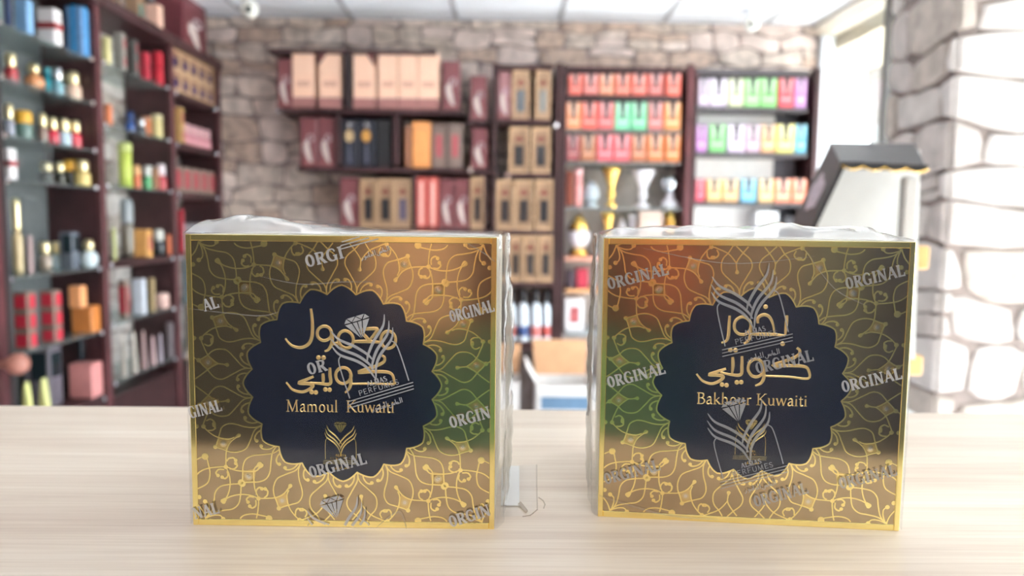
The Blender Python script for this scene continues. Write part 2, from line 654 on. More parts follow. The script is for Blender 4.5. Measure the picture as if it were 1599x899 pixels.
GOLD_CAP = mat('gold_cap', (252, 234, 188), 0.3, 1.0, vary=0.05)
SILVER_CAP = mat('silver_cap', (222, 226, 232), 0.2, 1.0, vary=0.05)
DARKPRINT = mat('dark_print', (44, 40, 48), 0.5, vary=0.1)
PALEPRINT = mat('pale_print', (238, 228, 226), 0.5, vary=0.05)
PROTO = {}


def disc_pts(cx, cz, rx, rz, n=14, a0=0.0, a1=2 * math.pi):
    return [(cx + rx * math.cos(a0 + (a1 - a0) * i / n), cz + rz * math.sin(a0 + (a1 - a0) * i / n)) for i in range(n)]


def mk_plain(r, w, d, h, rgb):
    MB().cbox(-w / 2, w / 2, 0, d, 0, h, .004).build('carton', glossy(rgb), r)
    c = tuple(min(255, int(v * .75 + 20)) for v in rgb)
    MB().box(-w * .38, w * .38, -.0012, 0, h * .84, h * .87).build('lid_seam', glossy(c), r)


def mk_rose(r, w, d, h, cut):
    MB().cbox(-w / 2, w / 2, 0, d, 0, h, .004).build('carton', mat('rose_board', (255, 208, 182), .4, vary=.05), r)
    MB().box(-w / 2 - .001, w / 2 + .001, -.0015, d, 0.002, h * .2).build('base_band', mat('rose_brown', (168, 116, 112), .45, vary=.1), r)
    p = MB()
    for k, (a, b) in enumerate(((.30, .9), (.34, .8), (.27, .7))):
        p.box(-w * a, w * a, -.0012, 0, h * (.47 - .035 * k), h * (.485 - .035 * k))
    p.build('print', mat('rose_print', (176, 112, 96), .5, vary=.1), r)
    if cut:
        s = -1 if cut < 0 else 1
        MB().plate([(s * w * .5, h), (s * w * .5, h * .76), (s * w * .08, h)] if s < 0 else [(s * w * .5, h), (s * w * .08, h), (s * w * .5, h * .76)], 0, -.003).build('corner_print', mat('rose_corner', (112, 66, 64), .45, vary=.1), r)


def mk_swirl(r, w, d, h, rgb):
    MB().cbox(-w / 2, w / 2, 0, d, 0, h, .004).build('carton', glossy(rgb), r)
    # pale feather-shaped print and the ring above it
    L = [(-.30, .44), (-.18, .56), (0, .50), (.10, .34), (.18, .18), (.24, .08), (.06, .10), (-.12, .2), (-.26, .32)]
    MB().plate([(x * w, z * h) for x, z in L][::-1], 0, -.0015).build('feather_print', mat('feather_white', (208, 192, 188), .4, vary=.08), r)
    MB().ribbon(disc_pts(.12 * w, .58 * h, .17 * w, .07 * h, 14) + [(.29 * w, .58 * h)], .05 * w, -.0005, .0015).build('ring_print', mat('ring_silver', (214, 204, 210), .3, .4, vary=0), r)
    MB().box(-w / 2 - .001, w / 2 + .001, -.001, d, 0.002, h * .12).build('base_band', mat('maroon_band', (134, 80, 82), .4, vary=.1), r)


def mk_window(r, w, d, h, dark):
    MB().cbox(-w / 2, w / 2, 0, d, 0, h, .004).build('carton', mat('sand_gold_board', (164, 134, 108), .4, .1, vary=.1), r)
    q = MB()
    t = w * .1
    q.box(-w / 2, -w / 2 + t, -.004, 0, 0, h).box(w / 2 - t, w / 2, -.004, 0, 0, h)
    q.box(-w / 2 + t, w / 2 - t, -.004, 0, 0, t).box(-w / 2 + t, w / 2 - t, -.004, 0, h - t, h)
    q.build('gold_border', mat('sand_gold_border', (198, 164, 130), .35, .1, vary=.1), r)
    MB().plate(disc_pts(0, h * .70, w * .24, h * .11, 10, 0, math.pi) + [(-w * .24, h * .70)], 0, -.002).build('crest_print', mat('crest_brown', (116, 56, 44), .45, vary=.1), r)
    MB().box(-w * .24, w * .24, -.003, 0, h * .16, h * .6).build('window', glossy(dark, .15), r)


def mk_fresh(r, w, d, h, rgb):
    rgb = tuple(int(v * .86 + 24) for v in rgb)
    MB().cbox(-w / 2, w / 2, 0, d, 0, h, .003).build('carton', glossy(rgb), r)
    c2 = tuple(int(v + (255 - v) * .45) for v in rgb)
    MB().plate([(-.40 * w, h * .98), (-.20 * w, h * .98), (-.12 * w, h * .55), (-.2 * w, h * .44)][::-1], 0, -.001).build('highlight_print', glossy(c2), r)
    MB().plate([(.40 * w, h * .98), (.20 * w, h * .98), (.12 * w, h * .55), (.2 * w, h * .44)], 0, -.001).build('highlight_print', glossy(c2), r)
    MB().plate([(-.17 * w, h * .99), (-.09 * w, h * .56), (-.15 * w, h * .42), (.15 * w, h * .42), (.09 * w, h * .56), (.17 * w, h * .99)], 0, -.002).build('bottle_print', DARKPRINT, r)
    MB().box(-.4 * w, .4 * w, -.001, 0, .27 * h, .34 * h).build('caption_band', glossy(c2), r)
    c3 = tuple(int(v * .72) for v in rgb)
    MB().box(-w / 2, w / 2, -.001, 0, .0, .07 * h).build('base_band', glossy(c3), r)


def mk_circle(r, w, d, h, rgb):
    MB().cbox(-w / 2, w / 2, 0, d, 0, h, .004).build('carton', mat('ink_board', (40, 42, 54), .3, vary=.1), r)
    MB().plate(disc_pts(0, h * .66, w * .3, h * .13, 14)[::-1], 0, -.002).build('medal_print', mat('medal_gold_%d' % rgb[0], rgb, .35, .2), r)
    MB().dome(0, h * .9, w * .2, 0, .012).build('seal', CHROME, r)
    MB().plate([(-.1 * w, .1 * h), (.12 * w, .1 * h), (.05 * w, .48 * h), (-.05 * w, .48 * h)], 0, -.001).build('figure_print', mat('ink_grey', (92, 96, 112), .4), r)


def mk_stripe(r, w, d, h, rgb):
    MB().cbox(-w / 2, w / 2, 0, d, 0, h, .003).build('carton', glossy(rgb), r)
    MB().box(-w * .16, w * .16, -.0012, 0, h * .06, h * .92).build('stripe_print', mat('stripe_pale', (240, 196, 186), .45, vary=.08), r)


def mk_label(r, w, d, h, rgb):
    MB().cbox(-w / 2, w / 2, 0, d, 0, h, .003).build('carton', glossy(rgb), r)
    MB().box(-w * .25, w * .25, -.0012, 0, h * .25, h * .75).build('label', mat('label_rose', (168, 84, 88), .5, vary=.15), r)
    MB().box(-w * .4, w * .4, -.0012, 0, h * .86, h * .9).build('lid_seam', glossy(tuple(int(v * .7) for v in rgb)), r)


def mk_banded(r, w, d, h, rgb):
    """white carton with a red stripe round it"""
    MB().cbox(-w / 2, w / 2, 0, d, 0, h, .003).build('carton', mat('white_carton', (240, 236, 238), .4, vary=.03), r)
    MB().box(-w / 2 - .001, w / 2 + .001, -.001, d + .001, h * .42, h * .6).build('stripe', glossy(rgb), r)
    MB().box(-w * .3, w * .3, -.0012, 0, h * .74, h * .78).build('caption', mat('caption_grey', (170, 160, 170), .5), r)


def mk_gift(r, w, d, h, rgb):
    MB().cbox(-w / 2, w / 2, 0, d, 0, h, .004).build('carton', mat('gift_blue', (98, 140, 186), .4, vary=.2, scale=40), r)
    b = glossy(rgb, .25)
    m = MB().box(-w * .09, w * .09, -.002, d + .002, -0.0, h + .002)
    m.box(-w / 2 - .002, w / 2 + .002, d * .42, d * .58, 0, h + .002)
    m.build('ribbon', b, r)


def mk_framed(r, w, d, h, rgb):
    """grey-brown framed gift box with a coloured centre on front and side"""
    MB().cbox(-w / 2, w / 2, 0, d, 0, h, .004).build('carton', mat('taupe_board', (136, 118, 108), .45, vary=.15), r)
    c = glossy(rgb)
    MB().box(-w * .34, w * .34, -.002, 0, h * .16, h * .84).build('colour_panel', c, r)
    MB().box(-w / 2 - .002, -w / 2, d * .16, d * .84, h * .16, h * .84).build('colour_panel', c, r)


def mk_greybox(r, w, d, h, rgb):
    MB().cbox(-w / 2, w / 2, 0, d, 0, h, .005).build('carton', glossy(rgb), r)
    g = mat('teal_black_window', (26, 40, 46), .2, vary=.1)
    MB().box(-w * .36, w * .36, -.002, 0, h * .5, h * .9).build('window', g, r)
    MB().box(-w / 2 - .002, -w / 2, d * .12, d * .7, h * .45, h * .92).build('window', g, r)


def mk_bottle(r, w, d, h, body, cap):
    R = w / 2
    b = mat('glassy_%d_%d_%d' % body, body, .12, vary=.08, scale=25, coat=.5)
    MB().lathe([(R * .86, 0), (R, h * .05), (R, h * .44), (R * .85, h * .52), (R * .5, h * .55), (R * .5, h * .57)], 14).build('bottle_body', b, r, True)
    c = GOLD_CAP if cap == 'gold' else (SILVER_CAP if cap == 'silver' else mat('cap_%d_%d_%d' % cap, cap, .3, vary=.03))
    MB().lathe([(R * .68, h * .565), (R * .8, h * .6), (R * .8, h * .93), (R * .6, h)], 14).build('cap', c, r, True)


def mk_jar(r, w, d, h, body, cap):
    R = w / 2
    b = mat('glassy_%d_%d_%d' % body, body, .12, vary=.08, scale=25, coat=.5)
    MB().lathe([(R * .8, 0), (R, h * .12), (R, h * .5), (R * .85, h * .58)], 14).build('jar_body', b, r, True)
    c = GOLD_CAP if cap == 'gold' else mat('cap_%d_%d_%d' % cap, cap, .3, vary=.03)
    MB().lathe([(R * .9, h * .58), (R * .95, h * .64), (R * .95, h * .9), (R * .7, h)], 14).build('lid', c, r, True)


def mk_globe(r, w, d, h, body, cap):
    R = w / 2
    b = mat('glassy_%d_%d_%d' % body, body, .12, vary=.08, scale=25, coat=.5)
    MB().lathe([(R * .5, 0), (R * .85, h * .12), (R, h * .3), (R * .85, h * .5), (R * .4, h * .6)], 16).build('bottle_body', b, r, True)
    c = GOLD_CAP if cap == 'gold' else SILVER_CAP
    MB().lathe([(R * .3, h * .595), (R * .55, h * .68), (R * .6, h * .84), (R * .35, h)], 16).build('cap', c, r, True)


def mk_spray(r, w, d, h, rgb):
    """upright white spray bottle with black trigger cap and a coloured label"""
    R = w / 2
    MB().lathe([(R * .9, 0), (R, h * .04), (R, h * .62), (R * .55, h * .74), (R * .4, h * .76)], 14).build('bottle_body', mat('spray_white', (222, 230, 240), .3, vary=.04), r, True)
    MB().lathe([(R * .55, h * .755), (R * .55, h * .88), (R * .35, h)], 14).build('cap', mat('spray_black', (36, 34, 38), .4), r, True)
    MB().lathe([(R * 1.01, h * .10), (R * 1.01, h * .3)], 14).build('label', glossy(rgb), r, True)


def mk_packet(r, w, d, h, rgb):
    """soft upright packet, crimped at the top"""
    b, t = [(-w / 2, 0, 0), (w / 2, 0, 0), (w / 2, d, 0), (-w / 2, d, 0)], [(-w / 2, d * .4, h * .94), (w / 2, d * .4, h * .94), (w / 2, d * .6, h * .94), (-w / 2, d * .6, h * .94)]
    flip_fix(MB().hexa(b, t).build('pouch', glossy(rgb, .3), r))
    MB().box(-w / 2, w / 2, d * .46, d * .54, h * .935, h).build('crimped_seal', glossy(tuple(int(v * .85) for v in rgb)), r)


def mk_tube(r, w, d, h, rgb):
    R = w / 2
    MB().lathe([(R, 0), (R, h * .8)], 14).build('tube_body', glossy(rgb, .3), r, True)
    MB().lathe([(R * 1.06, h * .79), (R * 1.06, h * .96), (R * .8, h)], 14).build('lid', glossy(tuple(min(255, int(v * .7 + 60)) for v in rgb), .3), r, True)


MAKERS = dict(plain=mk_plain, rose=mk_rose, swirl=mk_swirl, window=mk_window, fresh=mk_fresh, circle=mk_circle, stripe=mk_stripe, label=mk_label,
              banded=mk_banded, gift=mk_gift, framed=mk_framed, greybox=mk_greybox, bottle=mk_bottle, jar=mk_jar, globe=mk_globe, spray=mk_spray,
              packet=mk_packet, tube=mk_tube)
NAMES = dict(plain='carton', rose='tall_carton', swirl='feather_carton', window='window_carton', fresh='freshener_carton', circle='medal_carton',
             stripe='striped_carton', label='labelled_carton', banded='banded_carton', gift='gift_box', framed='framed_gift_box', greybox='perfume_case',
             bottle='perfume_bottle', jar='cream_jar', globe='globe_bottle', spray='spray_bottle', packet='incense_packet', tube='incense_tube')
CATS = dict(bottle='bottle', jar='jar', globe='bottle', spray='bottle', packet='packet', tube='tube')


def item(kind, args, w, d, h, loc, rz, label, group=None):
    key = (kind,) + tuple(args)
    if key in PROTO:
        src, w0, d0, h0 = PROTO[key]
        o = copy_tree(src)
        o.scale = (w / w0, d / d0, h / h0)
        o.location, o.rotation_euler = loc, (0, 0, rz)
        if 'group' in o:
            del o['group']
        tag(o, label, CATS.get(kind, 'box'), group)
    else:
        o = thing(NAMES[kind], label, CATS.get(kind, 'box'), loc, rz, group)
        MAKERS[kind](o, w, d, h, *args)
        PROTO[key] = (o, w, d, h)
    return o


# ------------------------------------------------------------------ cabinets along the left wall
XF, XBK = -1.57, -1.782
ZSH = {}


def zx(px, py):
    return at_x(px, py, XF).z


SH1 = [zx(170, 100), zx(170, 166), zx(171, 237), zx(171, 293), zx(170, 416), zx(173, 514), zx(168, 615)]
SH2 = [zx(270, 57), zx(267, 137), zx(264, 217), zx(270, 298), zx(277, 398), zx(267, 482), zx(255, 567)]
GLASS = film_mat('shelf_glass', (0.80, 0.90, 0.88), 0.05, 0.10, 1.5)
ZLOW = SH1[6]


def cabinet(label, y0, y1, near, shelves, glass, back=None):
    t = thing('display_cabinet', label, 'cabinet', (XF, y0, 0), R90)     # local x runs along the wall, local y runs into it

    L, D = y1 - y0, XF - XBK
    MB().cbox(L - .03, L, 0, D, 0.0, SH2[0] - .045, .003).build('side_panel', DARK_WOOD, t)
    MB().cbox(L - .034, L, -.006, .012, 0.0, SH2[0] - .045, .003).build('stile', RED_WOOD, t)
    if near:
        MB().cbox(0, .04, 0, D, 0.0, SH2[0] - .045, .003).build('side_panel', RED_WOOD, t)
        MB().cbox(.041, .062, -.004, .02, 0.0, SH2[0] - .045, .003).build('stile', BLACK_WOOD, t)
    MB().cbox(-.02 if near else .0, L - .0005, -.02, D, SH2[0] - .045, SH2[0], .004).build('top_board', DARK_WOOD, t)
    MB().cbox(.04 if near else 0, L - .03, 0.01, D, .08, ZLOW - .03, .003).build('base_drawers', DARK_WOOD, t)
    for k, z in enumerate(shelves):
        g = glass[k]
        x0 = .045 if near else .004
        s = MB().cbox(x0, L - .034, .012, D, z - (.010 if g else .03), z, .002).build('glass_shelf' if g else 'shelf_board', GLASS if g else DARK_WOOD, t)
        for x in (x0 + .03, L - .05):
            pin = MB().lathe([(.008, 0), (.011, .006), (.006, .014)], 10).build('shelf_pin', CHROME, s)
            pin.location = (x, .010, z - .005 - (.0 if g else .01))
            pin.rotation_euler = (R90, 0, 0)
    if back:
        MB().box(.04 if near else 0, L - .03, D - .004, D - .0005, .08, SH2[0] - .045).build('back_panel', back, t)
    return t


c1 = cabinet('dark wood display cabinet with glass shelves of blue gift boxes and gold-capped bottles', 2.300, 2.945, True, SH1, [1, 1, 1, 1, 1, 1, 0], mat('smoked_back', (104, 108, 110), .35, vary=.1))
kb = at_x(13, 568, -1.535)
kn = MB().lathe([(.012, -.03), (.012, 0), (.022, .006), (.034, .026), (.034, .044), (.02, .062)], 16).build('knob', mat('knob_wood', (176, 118, 104), .4, vary=.1), c1, True)
kn.location = (kb.y - 2.3, -.03, kb.z)
kn.rotation_euler = (R90, 0, 0)
cabinet('middle wall cabinet with stone back, red boxes on its upper shelf', 2.949, 3.585, False, SH2[1:], [1, 1, 1, 0, 1, 1])
cabinet('end wall cabinet nearest the stone wall, two rows of small gold cartons on top shelf', 3.589, 4.165, False, SH2[1:], [0, 0, 0, 0, 1, 1])


LIMIT = [2.905]               # far inner face of the cabinet being filled


def litem(kind, args, x0, x1, y0, y1, zb, label, group=None, xp=-1.665, thin=1.0):
    xc = (x0 + x1) / 2
    zb += .0008
    y = at_x(xc, (y0 + y1) / 2, xp).y
    h = at_y(xc, y0, y).z - zb
    w = (x1 - x0) * y / FPX
    if kind in CATS and kind != 'packet':
        W = D = w * 1.12
        h *= 1.12
        yy = 0
        lim = LIMIT[0]
        if y > lim - W / 2:                     # against the end panel: keep its picture place by moving it forward
            y = lim - W / 2
            xp = max(xp, min(XF - W / 2 - .017, (xc - 785) * y / FPX))
        loc = (xp, y, zb)
        return item(kind, args, W, D, h, loc, R90, label, group)
    lim = LIMIT[0]
    xf = min(xp + .083, XF - .012)
    far = min(xf * FPX / (x1 - 785), lim)
    D = min(.172, xf + 1.776)
    while D > .016:
        near = (xf - D) * FPX / (x0 - 785)
        if far - near >= .8 * D:
            break
        D -= .004
    W = max(.02, far - near) * thin
    y = far - W / 2
    h = at_y(xc, y0, y).z - zb
    return item(kind, args, W - .002, D, h, (xf, y, zb), R90, label, group)


s1, s2, s3, s4, s5, s6, s7 = SH1
for k, a, x0, x1, y0, y1, z, lb in [
    ('plain', ((112, 130, 130),), 5, 30, -6, 45, s1, 'grey-green box on the top glass shelf beside the red cabinet post'),
    ('plain', ((30, 52, 92),), 31, 44, -6, 45, s1, 'navy blue box on the top glass shelf behind the pale blue box'),
    ('plain', ((128, 172, 214),), 46, 76, 0, 58, s1, 'pale blue box on the top glass shelf beside the white carton'),
    ('banded', ((150, 54, 58),), 80, 118, 15, 76, s1, 'white carton with red stripe on the top glass shelf'),
    ('gift', ((30, 150, 214),), 122, 166, 12, 98, s1, 'large blue gift box with bright blue ribbon on the top glass shelf'),
    ('bottle', ((178, 60, 66), 'gold'), 8, 25, 88, 118, s2, 'red bottle with gold cap, nearest the red post on the second glass shelf'),
    ('globe', ((206, 138, 92), 'gold'), 40, 66, 103, 135, s2, 'round amber bottle with gold cap on the second glass shelf'),
    ('tube', ((28, 140, 158),), 71, 78, 110, 140, s2, 'slim teal tube on the second glass shelf beside the clear blue bottle'),
    ('bottle', ((120, 162, 176), 'silver'), 82, 98, 110, 150, s2, 'clear blue bottle with silver cap on the second glass shelf'),
    ('bottle', ((206, 170, 186), 'gold'), 100, 112, 118, 150, s2, 'lilac bottle with gold cap on the second glass shelf'),
    ('bottle', ((224, 190, 168), 'gold'), 121, 140, 126, 158, s2, 'peach bottle with gold cap, end of the second glass shelf'),
    ('bottle', ((150, 152, 166), 'gold'), 8, 21, 168, 215, s3, 'tall grey bottle with gold cap on the third glass shelf by the red post'),
    ('jar', ((96, 122, 116), (220, 168, 60)), 26, 48, 178, 215, s3, 'grey-green jar with yellow lid on the third glass shelf'),
    ('bottle', ((148, 122, 112), 'gold'), 60, 73, 182, 212, s3, 'brown bottle with gold cap on the third glass shelf'),
    ('bottle', ((206, 52, 74), 'gold'), 75, 90, 188, 220, s3, 'crimson bottle with gold cap between the brown and pale blue bottles'),
    ('bottle', ((186, 206, 222), 'gold'), 92, 109, 190, 225, s3, 'pale blue bottle with gold cap on the third glass shelf'),
    ('bottle', ((146, 96, 92), 'gold'), 111, 120, 195, 222, s3, 'slim rust bottle with gold cap on the third glass shelf'),
    ('bottle', ((214, 70, 84), 'gold'), 125, 138, 198, 230, s3, 'red bottle with gold cap, end of the third glass shelf'),
    ('banded', ((150, 54, 59),), 10, 41, 232, 282, s4, 'white carton with red stripe on the fourth glass shelf'),
    ('bottle', ((40, 46, 40), 'gold'), 64, 82, 257, 283, s4, 'dark green bottle with gold cap beside the acrylic divider'),
    ('bottle', ((54, 52, 44), 'gold'), 86, 101, 257, 285, s4, 'dark olive bottle with gold cap, second of the dark bottles'),
    ('jar', ((26, 26, 24), (214, 160, 54)), 111, 130, 256, 284, s4, 'squat black jar with yellow-gold lid on the fourth glass shelf'),
    ('bottle', ((214, 190, 120), 'gold'), 141, 160, 260, 292, s4, 'honey yellow bottle with gold cap, end of the fourth glass shelf'),
    ('bottle', ((214, 190, 146), 'gold'), 20, 33, 322, 412, s5, 'tall slim gold bottle on the fifth glass shelf by the red post'),
    ('plain', ((168, 146, 146),), 50, 60, 368, 415, s5, 'mauve carton on the fifth glass shelf behind the bottles'),
    ('bottle', ((158, 142, 128), 'gold'), 62, 79, 382, 412, s5, 'smoky bottle with gold cap on the fifth glass shelf'),
    ('bottle', ((188, 208, 216), 'gold'), 80, 97, 382, 415, s5, 'clear bottle with gold cap beside the dark green case'),
    ('greybox', ((92, 100, 112),), 98, 131, 362, 418, s5, 'dark green and grey perfume case on the fifth glass shelf'),
    ('globe', ((212, 226, 232), 'gold'), 134, 157, 378, 417, s5, 'round white bottle with gold cap on the fifth glass shelf'),
]:
    litem(k, a, x0, x1, y0, y1, z, lb, xp=-1.60 if lb.startswith('round white') else -1.665)


def stack(kind, args, x0, x1, tops, zb, labels, group=None, **kw):
    """boxes on top of one another; tops: pixel rows of their upper edges, lowest box first"""
    z, out = zb, []
    for top, lb in zip(tops, labels):
        o = litem(kind, args, x0, x1, top, top + 30, z, lb, group, **kw)
        xc = (x0 + x1) / 2
        z = at_y(xc, top, o.location.y).z + .0004
        out.append(o)
    return out, z


for x0, x1, tops, who in ((22, 60, (516, 486, 455), 'nearest the red post'), (64, 100, (510, 482, 453), 'beside the orange boxes')):
    stack('framed', ((196, 50, 68),), x0, x1, tops, s6, [f'taupe box with red centre, {p} of the stack {who}' for p in ('bottom', 'middle', 'top')], 'red-centred gift boxes on the sixth glass shelf')
o, z = stack('plain', ((206, 128, 66),), 112, 168, (477,), s6, ['long orange box beneath the small orange box on the sixth glass shelf'])
litem('plain', ((240, 166, 112),), 109, 139, 446, 476, z, 'small bright orange box on top of the long orange box')
for k, a, x0, x1, y0, y1, lb in [
    ('greybox', ((104, 98, 108),), 34, 96, 540, 640, 'grey perfume case with dark window, nearest the red post on the lowest shelf'),
    ('packet', ((222, 222, 148),), 27, 50, 596, 640, 'pale yellow packet nearest the red cabinet post'),
    ('greybox', ((98, 92, 104),), 122, 168, 515, 605, 'grey perfume case with dark window behind the pink box'),
]:
    litem(k, a, x0, x1, y0, y1, ZLOW, lb, xp=-1.735 if k == 'greybox' else -1.665)
litem('packet', ((224, 224, 154),), 54, 77, 590, 632, ZLOW, 'second pale yellow packet, between the packet by the post and the pink box', xp=-1.665)
litem('plain', ((214, 144, 142),), 104, 164, 566, 612, ZLOW, 'dusty pink box in front of the grey perfume cases', xp=-1.665)
# clear acrylic divider
t = thing('acrylic_divider', 'clear upright acrylic divider on the fourth glass shelf', 'divider', tuple(at_x(52, 283, -1.66)[:2]) + (s4 + .0008,))
MB().box(-.07, .07, -.002, .002, 0, .13).build('sheet', film_mat('acrylic', (.93, .95, .95), .05, .12, 1.49), t)
MB().box(-.07, .07, -.012, .012, 0, .004).build('foot', film_mat('acrylic', (.93, .95, .95), .05, .12, 1.49), t)

# middle cabinet
LIMIT[0] = 3.545
m1, m2, m3, m4, m5, m6 = SH2[1:]
mz, lowz = [], SH2[6]
stack('label', ((150, 148, 142),), 192, 213, (84, 52), m1, ['lower pale grey carton beside the yellow box in the middle cabinet', 'upper pale grey carton beside the yellow box in the middle cabinet'])
stack('label', ((92, 92, 90),), 216, 231, (90, 62), m1, ['lower charcoal carton beside the red boxes in the middle cabinet', 'upper charcoal carton beside the red boxes in the middle cabinet'])
stack('plain', ((200, 60, 78),), 233, 249, (104, 82), m1, ['lower red box next to the charcoal cartons', 'upper red box next to the charcoal cartons'])
stack('plain', ((198, 44, 62),), 252, 268, (108, 81), m1, ['lower red box next to the end panel of the middle cabinet', 'upper red box next to the end panel of the middle cabinet'])
for k, a, x0, x1, y0, y1, z, lb in [
    ('plain', ((226, 218, 158),), 173, 190, 58, 106, m1, 'tall pale yellow box in front of the stone strip'),
    ('plain', ((228, 138, 96),), 173, 189, 163, 186, m2, 'small orange box in front of the stone strip'),
    ('bottle', ((44, 78, 142), (36, 60, 110)), 196, 210, 178, 206, m2, 'dark blue bottle in the middle cabinet'),
    ('bottle', ((92, 92, 96), 'silver'), 216, 227, 188, 215, m2, 'slim grey bottle with silver cap in the middle cabinet'),
    ('tube', ((226, 140, 98),), 230, 245, 188, 217, m2, 'orange tube in the middle cabinet'),
    ('tube', ((222, 206, 148),), 249, 262, 190, 218, m2, 'cream tube in the middle cabinet'),
    ('tube', ((200, 214, 104),), 187, 204, 230, 290, m3, 'tall lime green tube in the middle cabinet'),
    ('jar', ((226, 122, 82), (232, 180, 130)), 209, 219, 262, 292, m3, 'orange jar beside the mint bottle'),
    ('bottle', ((112, 200, 142), (244, 246, 242)), 224, 240, 263, 297, m3, 'mint green bottle with white cap'),
    ('plain', ((166, 120, 92),), 243, 256, 262, 295, m3, 'brown box between the mint and red bottles'),
    ('bottle', ((184, 60, 70), (240, 226, 232)), 257, 270, 265, 300, m3, 'red bottle with white cap in the middle cabinet'),
    ('jar', ((120, 112, 100), (150, 156, 160)), 189, 207, 320, 366, m4, 'patterned grey jar with silver lid in the middle cabinet'),
    ('plain', ((196, 200, 140),), 181, 188, 356, 405, m4, 'pale green box in front of the stone strip'),
    ('label', ((220, 164, 96),), 206, 243, 358, 402, m4, 'large amber carton with a small dark print in the middle cabinet'),
    ('bottle', ((40, 46, 54), (230, 230, 222)), 246, 260, 362, 396, m4, 'black bottle with white cap beside the orange carton'),
    ('plain', ((218, 118, 78),), 263, 277, 366, 396, m4, 'orange carton beside the end panel of the middle cabinet'),
    ('framed', ((170, 50, 62),), 185, 204, 437, 490, m5, 'red and white patterned carton in the middle cabinet'),
    ('plain', ((216, 222, 234),), 207, 231, 435, 488, m5, 'white carton on the fifth shelf of the middle cabinet'),
    ('plain', ((178, 154, 112),), 233, 245, 434, 482, m5, 'slim tan carton on the fifth shelf of the middle cabinet'),
    ('jar', ((222, 182, 172), (232, 196, 186)), 248, 266, 456, 482, m5, 'rose pink jar on the fifth shelf of the middle cabinet'),
    ('packet', ((198, 190, 180),), 186, 197, 520, 580, m6, 'pale packet closest to the stone strip, lowest shelf of the middle cabinet'),
    ('packet', ((204, 196, 186),), 202, 214, 518, 578, m6, 'second pale packet from the stone strip'),
    ('packet', ((188, 160, 160),), 217, 229, 516, 574, m6, 'mauve packet, third from the stone strip'),
    ('packet', ((206, 176, 178),), 232, 243, 524, 570, m6, 'rose packet, fourth from the stone strip'),
    ('packet', ((190, 178, 190),), 245, 254, 520, 566, m6, 'lilac packet, fifth from the stone strip'),
    ('plain', ((122, 112, 116),), 258, 273, 503, 560, m6, 'dark grey carton beside the packets in the middle cabinet'),
]:
    litem(k, a, x0, x1, y0, y1, z, lb, thin=.8 if k in ('packet', 'plain', 'label', 'framed') else 1)

# end cabinet: gold cartons two high
LIMIT[0] = 4.125
e1, e2, e3, e4 = SH2[1:5]
for i in range(5):
    zt = e1 + .0008
    for lv in (0, 1):
        y = 3.645 + .104 * i
        hgt = .098
        item('window', ((66, 52, 96),), .100, .15, hgt, (XF - .012, y, zt), R90,
             f'small gold carton with violet window, {ORD[i]} from the counter, {"lower" if lv == 0 else "upper"} row of the end cabinet', 'gold cartons in the end cabinet')
        zt += hgt + .0004
for i in range(5):
    y = 3.645 + .104 * i
    item('framed', ((172, 66, 76),), .085, .12, .125, (XF - .014, y, e3 + .0008), R90, f'small maroon box in the row of five, {ORD[i]} from the counter', 'maroon boxes in the end cabinet')
for i in range(4):
    item('bottle', ((212, 142, 152), (226, 176, 182)), .044, .044, .105, (-1.604, 3.80 + .085 * i, e2 + .0008), R90, f'pink bottle in the end cabinet, {ORD[i]} from the counter', 'pink bottles in the end cabinet')
stack('label', ((196, 156, 98),), 277, 297, (200, 168), e2, ['lower gold carton beside the pink bottles', 'upper gold carton beside the pink bottles'], xp=-1.66, thin=.8)
for i in range(5):
    item('bottle', ((190, 182, 196), (206, 200, 208)), .032, .032, .15, (-1.735 + .035 * i, 4.06 - .004 * i, e4 + .0008), R90, f'pale grey bottle before the end panel of the end cabinet, {ORD[i]} from the back', 'pale grey bottles in the end cabinet')
litem('plain', ((178, 34, 54),), 281, 293, 327, 398, e4, 'tall crimson carton at the end cabinet above the box', xp=-1.62, thin=.6)
litem('plain', ((34, 98, 126),), 287, 299, 400, 480, SH2[5], 'teal carton in the end cabinet half hidden by the gold box', xp=-1.62, thin=.6)
litem('plain', ((206, 178, 166),), 284, 300, 560, 622, SH2[6], 'pale pink carton low in the end cabinet', xp=-1.62, thin=.6)
# on top of the cabinets
TZ = SH2[0]
for k, a, x0, x1, y0, lb in [('window', ((52, 50, 52),), 178, 206, -22, 'gold carton with dark window on top of the cabinets, nearer the counter'),
                             ('window', ((60, 130, 128),), 212, 240, -8, 'gold carton with teal window on top of the cabinets'),
                             ('plain', ((240, 196, 176),), 243, 270, 8, 'salmon pink box on top of the cabinets')]:
    litem(k, a, x0, x1, y0, 50, TZ, lb)
y = at_x(305, 60, -1.60).y
item('swirl', ((104, 44, 52),), .30, .14, .26, (-1.60, y, TZ), R90, 'large maroon feather carton on top of the end cabinet')

# ------------------------------------------------------------------ shelving on the stone wall
YS = 3.93                    # front edge of the wall shelves


def zy(px, py, y=YS):
    return at_y(px, py, y).z


def xy(px, py=200, y=YS):
    return at_y(px, py, y).x


def board(parent, px0, px1, pz, name='shelf_board', th=.022, mt=None, y=YS):
    z = zy((px0 + px1) / 2, pz, y)
    if name != 'top_board':
        px0, px1 = px0 + 2, px1 - 2
    MB().cbox(xy(px0, pz, y), xy(px1, pz, y), y, YB - .016, z - th, z, .002).build(name, mt or DARK_WOOD, parent)
    return z


def upright(parent, px0, px1, py0, py1, mt=None, y=YS, name='upright'):
    pm = (py0 + py1) / 2
    MB().cbox(xy(px0, pm, y), xy(px1, pm, y), y + .001, YB - .017, zy(px0, py1, y), zy(px0, py0, y), .002).build(name, mt or DARK_WOOD, parent)


